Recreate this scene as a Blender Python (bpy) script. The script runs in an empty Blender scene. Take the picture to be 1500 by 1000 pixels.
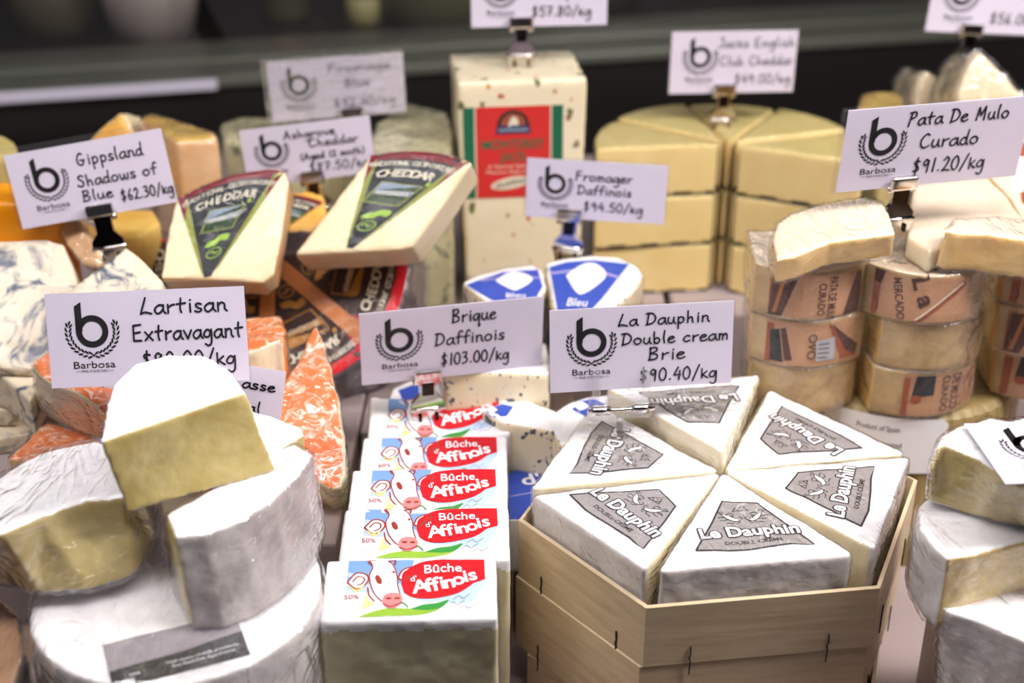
import bpy, bmesh, math, random
import numpy as np
from mathutils import Vector, Matrix, noise
from mathutils.bvhtree import BVHTree
from mathutils.geometry import tessellate_polygon

S = bpy.context.scene
COL = S.collection
R = math.radians

# ------------------------------------------------------------------ camera
PITCH, FPX, EYE = R(27), 2050.0, Vector((0, 0, .605))
FW = Vector((0, math.cos(PITCH), -math.sin(PITCH)))
UP = Vector((0, math.sin(PITCH), math.cos(PITCH)))
RT = Vector((1, 0, 0))
cam_data = bpy.data.cameras.new('camera')
cam = bpy.data.objects.new('camera', cam_data)
COL.objects.link(cam)
cam.location = EYE
cam.rotation_euler = (R(90) - PITCH, 0, 0)
cam_data.sensor_width = 36
cam_data.lens = FPX * 36 / 1500
cam_data.clip_start = .02
cam_data.dof.use_dof = True
cam_data.dof.focus_distance = .80
cam_data.dof.aperture_fstop = 4.2
S.camera = cam

# ------------------------------------------------------------------ light
W = bpy.data.worlds.new('shop_air')
S.world = W
W.use_nodes = True
W.node_tree.nodes['Background'].inputs[0].default_value = (.86, .82, .95, 1)
W.node_tree.nodes['Background'].inputs[1].default_value = .04
S.view_settings.view_transform = 'Standard'
S.view_settings.look = 'None'
S.view_settings.gamma = 1
S.view_settings.exposure = 0.0


def area(name, loc, target, sx, sy, power, color):
    d = bpy.data.lights.new(name, 'AREA')
    d.shape = 'RECTANGLE'
    d.size, d.size_y, d.energy, d.color = sx, sy, power, color
    o = bpy.data.objects.new(name, d)
    COL.objects.link(o)
    o.location = loc
    o.rotation_euler = (Vector(target) - Vector(loc)).to_track_quat('-Z', 'Y').to_euler()
    return o


def lamp(name, loc, power, radius, color):
    d = bpy.data.lights.new(name, 'POINT')
    d.energy, d.color, d.shadow_soft_size = power, color, radius
    o = bpy.data.objects.new(name, d)
    COL.objects.link(o)
    o.location = loc
    return o


area('canopy_strip_light', (.10, .54, .98), (.10, .68, .15), 1.9, .10, 12.8, (1, .965, .965))
area('side_strip_light', (.80, .60, .95), (.23, .66, .12), .3, .3, 8, (1, .95, .92))
area('added_back_fill', (.25, 1.75, .95), (.1, 1.72, .2), 1.6, .1, 1.6, (1, .95, .85))  # unseen lamp added to brighten the tubs behind the glass
area('shop_ceiling_light', (-.3, -.7, 2.3), (0, .8, .2), 1.6, .8, 2.0, (.93, .90, 1))
for i, (x, y) in enumerate([(-.5, .62), (-.12, .64), (.25, .66), (.62, .70)]):
    lamp('canopy_spot_light', (x, y, 1.0), .7, .012, (1, .94, .9))


# ------------------------------------------------------------------ where things stand
def ray(px, py):
    return FW + RT * ((px - 750) / FPX) + UP * ((500 - py) / FPX)


def at(px, py, d):
    return EYE + ray(px, py) * d


def on_z(px, py, z):
    r = ray(px, py)
    return EYE + r * ((z - EYE.z) / r.z)


def on_plane(px, py, p, n):
    r = ray(px, py)
    return EYE + r * ((p - EYE).dot(n) / r.dot(n))


# ------------------------------------------------------------------ materials
MATS = {}


def new_mat(name):
    m = bpy.data.materials.new(name)
    m.use_nodes = True
    MATS[name] = m
    nt = m.node_tree
    return m, nt, nt.nodes['Principled BSDF']


def lin(c):
    return tuple((v / 12.92 if v <= .04045 else ((v + .055) / 1.055) ** 2.4) for v in [x / 255 for x in c]) + (1,)


def node(nt, typ, **kw):
    n = nt.nodes.new(typ)
    for k, v in kw.items():
        if k in n.inputs.keys() if isinstance(k, str) else False:
            n.inputs[k].default_value = v
        else:
            setattr(n, k, v)
    return n


def coords(nt, scale=(1, 1, 1)):
    tc = nt.nodes.new('ShaderNodeTexCoord')
    mp = nt.nodes.new('ShaderNodeMapping')
    mp.inputs['Scale'].default_value = scale
    nt.links.new(tc.outputs['Object'], mp.inputs['Vector'])
    return mp.outputs['Vector']


def ntex(nt, vec, scale, detail=4, rough=.55, dist=0):
    n = nt.nodes.new('ShaderNodeTexNoise')
    n.inputs['Scale'].default_value = scale
    n.inputs['Detail'].default_value = detail
    n.inputs['Roughness'].default_value = rough
    n.inputs['Distortion'].default_value = dist
    nt.links.new(vec, n.inputs['Vector'])
    return n.outputs['Fac']


def ramp(nt, fac, stops):
    r = nt.nodes.new('ShaderNodeValToRGB')
    e = r.color_ramp.elements
    while len(e) < len(stops):
        e.new(.5)
    for el, (p, c) in zip(e, stops):
        el.position = p
        el.color = c
    nt.links.new(fac, r.inputs[0])
    return r.outputs['Color']


def mix(nt, fac, a, b):
    m = nt.nodes.new('ShaderNodeMix')
    m.data_type = 'RGBA'
    for sock, v in ((m.inputs[0], fac), (m.inputs[6], a), (m.inputs[7], b)):
        if hasattr(v, 'links'):
            nt.links.new(v, sock)
        else:
            sock.default_value = v
    return m.outputs[2]


def bump(nt, p, h, strength, dist):
    b = nt.nodes.new('ShaderNodeBump')
    b.inputs['Strength'].default_value = strength
    b.inputs['Distance'].default_value = dist
    nt.links.new(h, b.inputs['Height'])
    nt.links.new(b.outputs['Normal'], p.inputs['Normal'])
    return b


def plain(name, c, rough=.5, metal=0, spec=.5, coat=0):
    m, nt, p = new_mat(name)
    if 'print' in name or 'marker' in name:
        rough, spec = .65, .15
    p.inputs['Base Color'].default_value = lin(c)
    p.inputs['Roughness'].default_value = rough
    p.inputs['Metallic'].default_value = metal
    p.inputs['Specular IOR Level'].default_value = spec
    p.inputs['Coat Weight'].default_value = coat
    return m


def paste(name, c1, c2, scale=60, rough=.45, bmp=.25, sss=.12, bscale=220, lo=.35, hi=.7):
    """cheese paste or rind: two tones in soft patches over a fine grain"""
    m, nt, p = new_mat(name)
    v = coords(nt)
    f = ntex(nt, v, scale, 5, .6, .4)
    nt.links.new(ramp(nt, f, [(lo, lin(c1)), (hi, lin(c2))]), p.inputs['Base Color'])
    p.inputs['Roughness'].default_value = rough
    if sss:
        p.inputs['Subsurface Weight'].default_value = sss
        p.inputs['Subsurface Radius'].default_value = (.006, .004, .002)
        p.inputs['Subsurface Scale'].default_value = 1
    bump(nt, p, ntex(nt, v, bscale, 4, .65), bmp, .001)
    return m


def veined(name, base, base2, vein, lo, hi, scale=38, dist=2.2, sss=.1, stretch=(1, 1, 1)):
    m, nt, p = new_mat(name)
    v = coords(nt, stretch)
    f = ntex(nt, v, scale, 4, .6, dist)
    g = ntex(nt, v, 25, 3)
    b = ramp(nt, g, [(.35, lin(base)), (.7, lin(base2))])
    k = ramp(nt, f, [(lo, (0, 0, 0, 1)), (hi, (1, 1, 1, 1))])
    nt.links.new(mix(nt, k, b, lin(vein)), p.inputs['Base Color'])
    p.inputs['Roughness'].default_value = .38
    p.inputs['Subsurface Weight'].default_value = sss
    p.inputs['Subsurface Radius'].default_value = (.006, .004, .002)
    p.inputs['Subsurface Scale'].default_value = 1
    bump(nt, p, ntex(nt, v, 120, 4), .3, .001)
    return m


def flecked(name, base, base2, flecks, rough=.4, wob=.3):
    """paste with separate flecks: (colour, cell scale, radius)"""
    m, nt, p = new_mat(name)
    v = coords(nt)
    g = ntex(nt, v, 22, 3)
    c = ramp(nt, g, [(.35, lin(base)), (.7, lin(base2))])
    for i, (fc, sc, rad) in enumerate(flecks):
        mp = nt.nodes.new('ShaderNodeMapping')
        mp.inputs['Location'].default_value = (i * 3.1, i * 1.7, i * 2.3)
        mp.inputs['Scale'].default_value = (1, 1, .75)
        nt.links.new(v, mp.inputs['Vector'])
        nz = nt.nodes.new('ShaderNodeTexNoise')
        nz.inputs['Scale'].default_value = sc * 2.2
        nt.links.new(mp.outputs[0], nz.inputs['Vector'])
        ad = nt.nodes.new('ShaderNodeMix')
        ad.data_type = 'VECTOR'
        ad.inputs[0].default_value = wob / sc * .5
        nt.links.new(mp.outputs[0], ad.inputs[4])
        nt.links.new(nz.outputs['Color'], ad.inputs[5])
        vo = nt.nodes.new('ShaderNodeTexVoronoi')
        vo.inputs['Scale'].default_value = sc
        nt.links.new(ad.outputs[1], vo.inputs['Vector'])
        k = ramp(nt, vo.outputs['Distance'], [(rad * .75, (1, 1, 1, 1)), (rad, (0, 0, 0, 1))])
        c = mix(nt, k, c, lin(fc))
    nt.links.new(c, p.inputs['Base Color'])
    p.inputs['Roughness'].default_value = rough
    p.inputs['Subsurface Weight'].default_value = .1
    p.inputs['Subsurface Radius'].default_value = (.006, .004, .002)
    p.inputs['Subsurface Scale'].default_value = 1
    bump(nt, p, ntex(nt, v, 160, 3), .2, .001)
    return m


def film(name, scale, strength, amount=1.0, haze=.05, rough=.07, stretch=(1, 1, 1)):
    """clear plastic film: mostly see-through, wrinkled gloss on top"""
    m, nt, p = new_mat(name)
    nt.nodes.remove(p)
    out = nt.nodes['Material Output']
    v = coords(nt, stretch)
    h0 = ntex(nt, v, scale, 2, .5, 3.0)
    s1 = nt.nodes.new('ShaderNodeMath')
    s1.operation = 'SUBTRACT'
    s1.inputs[1].default_value = .5
    nt.links.new(h0, s1.inputs[0])
    s2 = nt.nodes.new('ShaderNodeMath')
    s2.operation = 'ABSOLUTE'
    nt.links.new(s1.outputs[0], s2.inputs[0])
    s3 = nt.nodes.new('ShaderNodeMath')
    s3.operation = 'POWER'
    s3.inputs[1].default_value = .6
    nt.links.new(s2.outputs[0], s3.inputs[0])
    h = s3.outputs[0]
    b = nt.nodes.new('ShaderNodeBump')
    b.inputs['Strength'].default_value = strength
    b.inputs['Distance'].default_value = .004
    nt.links.new(h, b.inputs['Height'])
    g = nt.nodes.new('ShaderNodeBsdfGlossy')
    g.inputs['Roughness'].default_value = rough
    nt.links.new(b.outputs[0], g.inputs['Normal'])
    t = nt.nodes.new('ShaderNodeBsdfTransparent')
    t.inputs[0].default_value = (.985, .98, .985, 1)
    d = nt.nodes.new('ShaderNodeBsdfDiffuse')
    d.inputs[0].default_value = (.9, .88, .92, 1)
    fr = nt.nodes.new('ShaderNodeFresnel')
    fr.inputs['IOR'].default_value = 1.42
    nt.links.new(b.outputs[0], fr.inputs['Normal'])
    mul = nt.nodes.new('ShaderNodeMath')
    mul.operation = 'MULTIPLY'
    mul.use_clamp = True
    mul.inputs[1].default_value = amount
    nt.links.new(fr.outputs[0], mul.inputs[0])
    ge = nt.nodes.new('ShaderNodeNewGeometry')
    inv = nt.nodes.new('ShaderNodeMath')
    inv.operation = 'SUBTRACT'
    inv.inputs[0].default_value = 1
    nt.links.new(ge.outputs['Backfacing'], inv.inputs[1])
    one = nt.nodes.new('ShaderNodeMath')
    one.operation = 'MULTIPLY'
    nt.links.new(mul.outputs[0], one.inputs[0])
    nt.links.new(inv.outputs[0], one.inputs[1])
    mul = one
    a = nt.nodes.new('ShaderNodeMixShader')
    a.inputs[0].default_value = haze
    nt.links.new(t.outputs[0], a.inputs[1])
    nt.links.new(d.outputs[0], a.inputs[2])
    s = nt.nodes.new('ShaderNodeMixShader')
    nt.links.new(mul.outputs[0], s.inputs[0])
    nt.links.new(a.outputs[0], s.inputs[1])
    nt.links.new(g.outputs[0], s.inputs[2])
    nt.links.new(s.outputs[0], out.inputs['Surface'])
    return m


def wood_mat(name, c1, c2, stretch):
    m, nt, p = new_mat(name)
    v = coords(nt, stretch)
    f = ntex(nt, v, 40, 6, .6, .3)
    nt.links.new(ramp(nt, f, [(.3, lin(c1)), (.7, lin(c2))]), p.inputs['Base Color'])
    p.inputs['Roughness'].default_value = .6
    bump(nt, p, f, .15, .001)
    return m


white_rind = paste('white_bloomy_rind', (247, 244, 243), (252, 250, 250), 45, .6, .35, .1)
rind_dull = paste('patchy_white_rind', (216, 208, 204), (243, 238, 236), 45, .5, .5, .1, 90)
rind_shaded = paste('shaded_white_rind', (158, 148, 146), (206, 198, 196), 45, .5, .5, .05, 90)  # white rind darkened to carry the shade on one wedge's side
GLASS_EDGE = plain('polished_glass_edge', (112, 114, 104), .3)
cut_yellow = paste('soft_yellow_paste', (190, 168, 100), (214, 196, 138), 40, .32, .6, .2, 70)
cut_cream = paste('cream_paste', (240, 226, 188), (247, 236, 206), 40, .4, .2, .15)
brick_side = paste('brick_inner_paste', (214, 206, 166), (226, 218, 184), 40, .3, .15, .15)
cut_gold = paste('golden_paste', (238, 205, 130), (246, 222, 165), 35, .35, .25, .2)
cheddar_pale = paste('pale_cheddar_paste', (232, 212, 166), (240, 224, 188), 30, .4, .2, .12)
english_yellow = paste('firm_yellow_paste', (232, 205, 138), (238, 214, 152), 30, .4, .12, .1)
english_top = paste('pressed_yellow_top', (190, 172, 108), (204, 186, 122), 50, .4, .4, .1, 120)
black_wax = plain('black_wax', (26, 22, 24), .35)
orange_block = paste('orange_cheese_paste', (244, 150, 10), (250, 168, 24), 20, .35, .1, .15)
tan_wrap = paste('tan_cheese_rind', (226, 170, 112), (240, 204, 160), 25, .35, .3, .1)
gold_rind = paste('golden_hard_rind', (205, 160, 70), (236, 205, 120), 25, .4, .3, .05)
amber = paste('amber_paste', (222, 160, 60), (240, 190, 96), 25, .35, .2, .1)
blue_vein = veined('blue_veined_paste', (234, 222, 198), (226, 210, 180), (84, 92, 112), .50, .64, 34, 2.4)
blue_green = veined('green_blue_veined_paste', (214, 204, 156), (224, 216, 172), (112, 122, 96), .56, .66, 45, 2.0)
spotted = flecked('blue_spotted_paste', (240, 224, 184), (246, 234, 204), [((70, 76, 100), 52, .27), ((120, 126, 140), 80, .2)], .4, 5)
jack_paste = flecked('pepper_flecked_paste', (240, 226, 190), (244, 232, 202),
                     [((190, 60, 40), 62, .13), ((110, 108, 62), 48, .16), ((206, 150, 96), 70, .14)], .35, .8)
orange_rind = veined('orange_washed_rind', (232, 130, 66), (230, 104, 30), (250, 214, 190), .50, .66, 60, 3.0)
orange_edge = paste('deep_orange_rind', (236, 130, 20), (246, 160, 50), 60, .4, .4, .05)
pata_face = paste('aged_ivory_paste', (226, 204, 176), (236, 220, 198), 30, .4, .2, .12)
pata_cut = paste('aged_amber_paste', (230, 186, 112), (242, 212, 150), 35, .32, .3, .2)
pata_rind = paste('speckled_natural_rind', (164, 132, 88), (206, 176, 126), 60, .42, .4, .05, 150, .3, .65)
hard_pale = paste('pale_hard_paste', (228, 206, 164), (238, 220, 184), 30, .45, .2, .1)
cloth = veined('mouldy_cloth_binding', (70, 58, 62), (96, 84, 90), (176, 164, 176), .55, .72, 70, 1.5, 0)
FILM = film('shrink_film', 36, .45, 2.0, .02, .12, (1, .6, 1.4))
FILM_TIGHT = film('tight_shrink_film', 40, .22, .45, .008, .12)
FILM_LOOSE = film('loose_wrinkled_film', 26, .6, 2.8, .04, .11, (1, .4, 1.5))
FILM_SKIRT = film('gathered_film', 50, .5, 4.0, .12, .12, (1, 1, .4))
SLEEVE = film('card_sleeve_film', 9, .10, .6, .008, .10)
CLEAR = film('clear_moulded_plastic', 60, .15, 3.2, .10, .05)
CRINKLE = film('crinkled_sleeve_film', 60, .9, 2.0, .03, .15, (.4, 1, 2.5))
GLASS = film('case_glass', 2, .02, .9, .01, .02)
birch = wood_mat('thin_birch_wood', (204, 178, 140), (226, 204, 170), (1, 1, 6))
birch_side = wood_mat('birch_board', (202, 176, 140), (224, 202, 168), (.6, .6, 5))
staple = plain('dark_wire', (70, 66, 66), .35, .8)
chrome = plain('chrome_metal', (214, 208, 204), .10, 1)
dark_steel_and_reflection = plain('dark_steel_and_reflection', (58, 52, 50), .2, 1)  # clip pins and slot; also a painted reflection on dark clip necks
paper = plain('white_card_paper', (228, 220, 236), .5)
ink = plain('black_print', (22, 20, 22), .5)
marker = plain('black_marker', (26, 22, 34), .5)
grey_ink = plain('grey_print', (120, 114, 118), .5)
label_grey = plain('grey_label_print', (158, 152, 150), .45)
label_dark = plain('charcoal_print', (40, 37, 42), .45)
label_white = plain('white_print', (246, 244, 246), .45)
red = plain('red_print', (205, 20, 32), .4)
sky_blue = plain('sky_blue_print', (128, 168, 224), .4)
pale_blue = plain('pale_blue_print', (190, 212, 238), .4)
green = plain('green_print', (60, 150, 62), .4)
lime = plain('lime_print', (150, 190, 60), .4)
pink = plain('pink_print', (232, 140, 140), .4)
sepia = plain('brick_brown_print', (160, 60, 48), .4)
butter = plain('butter_yellow_print', (250, 226, 150), .4)
charcoal = plain('charcoal_label_print', (44, 46, 50), .4)
maroon = plain('maroon_print', (118, 32, 42), .4)
olive = plain('olive_print', (140, 150, 60), .4)
ivory = plain('ivory_print', (232, 222, 196), .4)
slate = plain('slate_blue_print', (130, 146, 166), .4)
dark_green = plain('dark_green_print', (46, 66, 40), .4)
jack_green = plain('bottle_green_print', (24, 104, 72), .4)
jack_red = plain('scarlet_print', (212, 46, 42), .4)
navy = plain('navy_print', (44, 50, 92), .4)
royal = plain('royal_blue_print', (52, 82, 184), .35)
royal_dark = plain('deep_blue_print', (38, 52, 140), .35)
lilac = plain('lilac_print', (176, 168, 214), .4)
brown = plain('dark_brown_print', (58, 40, 34), .4)
copper = plain('copper_brown_print', (186, 116, 62), .4)
ochre = plain('ochre_print', (176, 122, 50), .4)
kraft = plain('kraft_print', (196, 148, 112), .45)
umber = plain('umber_print', (88, 54, 48), .45)
rust = plain('rust_print', (160, 84, 56), .45)
sticker = plain('foil_sticker', (196, 196, 202), .3, .3)
deck_mat = plain('pale_grey_laminate', (168, 152, 150), .5)
case_dark = plain('black_case_lining', (17, 13, 11), .5)
steel_mat = plain('brushed_grey_metal', (104, 106, 96), .4, .3)
rail_white = plain('white_price_rail', (214, 208, 226), .4)
tub_white = plain('dull_white_tub', (150, 140, 134), .5)
tub_grey = plain('grey_tub_lid', (120, 114, 112), .5)
olive_dark = plain('dark_olive_glass', (60, 62, 40), .2)
red_cap = plain('pinkish_red_foil', (196, 40, 76), .35)


# ------------------------------------------------------------------ building helpers
def link(o, parent=None):
    COL.objects.link(o)
    if parent:
        o.parent = parent
    return o


def tag(o, label, cat, group=None):
    o['label'], o['category'] = label, cat
    if group:
        o['group'] = group
    return o


def empty(name, loc=(0, 0, 0)):
    o = bpy.data.objects.new(name, None)
    o.empty_display_size = .02
    o.location = loc
    return link(o)


def from_bm(name, bm, mats, parent=None, loc=None, smooth=False):
    me = bpy.data.meshes.new(name)
    bm.normal_update()
    bm.to_mesh(me)
    bm.free()
    for m in (mats if isinstance(mats, (list, tuple)) else [mats]):
        me.materials.append(m)
    if smooth:
        me.shade_smooth()
    o = bpy.data.objects.new(name, me)
    if loc is not None:
        o.location = loc
    return link(o, parent)


def bm_box(bm, c, s, mat=0, rot=None, bevel=0):
    g = bmesh.ops.create_cube(bm, size=1)
    vs = g['verts']
    M = Matrix.Translation(c) @ (rot.to_4x4() if rot else Matrix()) @ Matrix.Diagonal((*s, 1))
    bmesh.ops.transform(bm, matrix=M, verts=vs)
    fs = {f for v in vs for f in v.link_faces}
    for f in fs:
        f.material_index = mat
    if bevel:
        es = list({e for v in vs for e in v.link_edges})
        r = bmesh.ops.bevel(bm, geom=es, offset=bevel, segments=2, affect='EDGES', profile=.5)
        for f in r['faces']:
            f.material_index = mat
    return vs


def bm_tube(bm, a, b, r, mat=0, seg=10, r2=None):
    a, b = Vector(a), Vector(b)
    g = bmesh.ops.create_cone(bm, cap_ends=True, segments=seg, radius1=r, radius2=r if r2 is None else r2, depth=(b - a).length)
    M = Matrix.Translation((a + b) / 2) @ (b - a).to_track_quat('Z', 'Y').to_matrix().to_4x4()
    bmesh.ops.transform(bm, matrix=M, verts=g['verts'])
    for f in {f for v in g['verts'] for f in v.link_faces}:
        f.material_index = mat
        f.smooth = len(f.verts) == 4


def lathe(bm, prof, seg=36, mat=0, c=(0, 0)):
    rings = [[bm.verts.new((c[0] + r * math.cos(2 * math.pi * k / seg), c[1] + r * math.sin(2 * math.pi * k / seg), z)) for k in range(seg)] for r, z in prof]
    for a, b in zip(rings, rings[1:]):
        for k in range(seg):
            f = bm.faces.new((a[k], a[(k + 1) % seg], b[(k + 1) % seg], b[k]))
            f.smooth, f.material_index = True, mat
    for r, fl in ((rings[0], True), (rings[-1], False)):
        f = bm.faces.new(r[::-1] if fl else r)
        f.material_index = mat


CLOUD = {}


def cloud(size):
    if size not in CLOUD:
        t = bpy.data.textures.new('lumps', 'CLOUDS')
        t.noise_scale = size
        t.noise_depth = 3
        CLOUD[size] = t
    return CLOUD[size]


BVH = {}


def bvh_of(o):
    if o.name not in BVH:
        me = o.data
        BVH[o.name] = BVHTree.FromPolygons([v.co[:] for v in me.vertices], [p.vertices[:] for p in me.polygons])
    return BVH[o.name]


def lump(name, top, bot, mats, mat_of=None, voxel=.002, smooth=5, amp=.0008, size=.03, parent=None, origin=None, skin=None):
    """a solid cut of cheese: the loft from polygon TOP to polygon BOT (world points, same count), edges softened,
    surface lightly uneven.  mats = [top, bottom, side 0, side 1 ...]; mat_of(side index) -> slot"""
    n = len(top)
    top, bot = [Vector(p) for p in top], [Vector(p) for p in bot]
    up = sum(top, Vector()) / n - sum(bot, Vector()) / n
    area_v = sum(((top[i] - top[0]).cross(top[(i + 1) % n] - top[0]) for i in range(n)), Vector())
    if area_v.dot(up) < 0:
        top, bot = top[::-1], bot[::-1]
        if mat_of:
            f0 = mat_of
            mat_of = lambda i: f0((n - 2 - i) % n)
    o0 = Vector(origin) if origin is not None else sum(bot, Vector()) / n
    bm = bmesh.new()
    tv = [bm.verts.new(p - o0) for p in top]
    bv = [bm.verts.new(p - o0) for p in bot]
    ft = bm.faces.new(tv)
    ft.material_index = 0
    fb = bm.faces.new(bv[::-1])
    fb.material_index = 1
    for i in range(n):
        j = (i + 1) % n
        f = bm.faces.new((tv[i], bv[i], bv[j], tv[j]))
        f.material_index = mat_of(i) if mat_of else 2
    bmesh.ops.triangulate(bm, faces=bm.faces[:])
    bm.normal_update()
    me = bpy.data.meshes.new('raw')
    bm.to_mesh(me)
    src = BVHTree.FromBMesh(bm)
    bm.faces.ensure_lookup_table()
    srcmat = [f.material_index for f in bm.faces]
    bm.free()
    tmp = bpy.data.objects.new('raw', me)
    COL.objects.link(tmp)
    m = tmp.modifiers.new('r', 'REMESH')
    m.mode, m.voxel_size, m.use_smooth_shade = 'VOXEL', voxel, True
    m = tmp.modifiers.new('s', 'SMOOTH')
    m.factor, m.iterations = .5, smooth
    if amp:
        m = tmp.modifiers.new('d', 'DISPLACE')
        m.texture, m.strength, m.mid_level = cloud(size), amp * 2, .5
        m.texture_coords = 'GLOBAL'
        tmp.location = o0
    dg = bpy.context.evaluated_depsgraph_get()
    out = bpy.data.meshes.new_from_object(tmp.evaluated_get(dg))
    bpy.data.objects.remove(tmp)
    bpy.data.meshes.remove(me)
    out.name = name
    out.materials.clear()
    for mt in mats:
        out.materials.append(mt)
    idx = []
    co = np.empty(len(out.vertices) * 3)
    out.vertices.foreach_get('co', co)
    co = co.reshape(-1, 3)
    for p in out.polygons:
        c = co[list(p.vertices)].mean(0)
        hit = src.find_nearest(c)
        k = srcmat[hit[2]]
        k = min(k, len(mats) - 1)
        if skin:
            k = skin(c, k)
        idx.append(k)
    out.polygons.foreach_set('material_index', idx)
    out.shade_smooth()
    o = bpy.data.objects.new(name, out)
    o.location = o0
    if parent:
        o.location = o0 - parent.location
    return link(o, parent)


def wrap(o, mat=None, off=.0012, name='plastic_wrap', parent=None, ripple=.0):
    """a film drawn tight round O, a child of it"""
    me = o.data.copy()
    me.name = name
    n = len(me.vertices)
    co, no = np.empty(n * 3), np.empty(n * 3)
    me.vertices.foreach_get('co', co)
    me.vertices.foreach_get('normal', no)
    k = np.full((n, 1), off)
    if ripple:
        c3 = co.reshape(-1, 3)
        k[:, 0] += ripple * np.abs(np.sin(c3[:, 0] * 210 + np.sin(c3[:, 2] * 120) * 2 + c3[:, 1] * 90))
    co = (co.reshape(-1, 3) + no.reshape(-1, 3) * k).ravel()
    me.vertices.foreach_set('co', co)
    me.materials.clear()
    me.materials.append(mat or FILM)
    me.polygons.foreach_set('material_index', [0] * len(me.polygons))
    w = bpy.data.objects.new(name, me)
    if parent is None:
        parent = o
    elif parent is not o:
        w.location = o.location
    return link(w, parent)


def copy_tree(o, parent=None):
    c = o.copy()
    COL.objects.link(c)
    c.parent = parent
    for ch in list(o.children):
        copy_tree(ch, c)
    return c


# ---- flat art: print, lettering and handwriting as thin shapes
TEXTS = {}


def text_mesh(s, bold):
    k = (s, bold)
    if k not in TEXTS:
        cu = bpy.data.curves.new('t', 'FONT')
        cu.body, cu.size, cu.offset, cu.resolution_u = s, 1, bold, 3
        ob = bpy.data.objects.new('t', cu)
        COL.objects.link(ob)
        dg = bpy.context.evaluated_depsgraph_get()
        me = bpy.data.meshes.new_from_object(ob.evaluated_get(dg))
        TEXTS[k] = ([(v.co.x, v.co.y) for v in me.vertices], [p.vertices[:] for p in me.polygons])
        bpy.data.objects.remove(ob)
        bpy.data.curves.remove(cu)
        bpy.data.meshes.remove(me)
    return TEXTS[k]


def smooth_line(p, k=5):
    if len(p) < 3:
        return p
    q = [p[0]] + p + [p[-1]]
    out = []
    for i in range(1, len(q) - 2):
        p0, p1, p2, p3 = (np.array(a, float) for a in q[i - 1:i + 3])
        for t in np.linspace(0, 1, k, endpoint=False):
            out.append(tuple(.5 * (2 * p1 + (p2 - p0) * t + (2 * p0 - 5 * p1 + 4 * p2 - p3) * t * t + (3 * p1 - p0 - 3 * p2 + p3) * t ** 3)))
    return out + [tuple(p[-1])]


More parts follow.
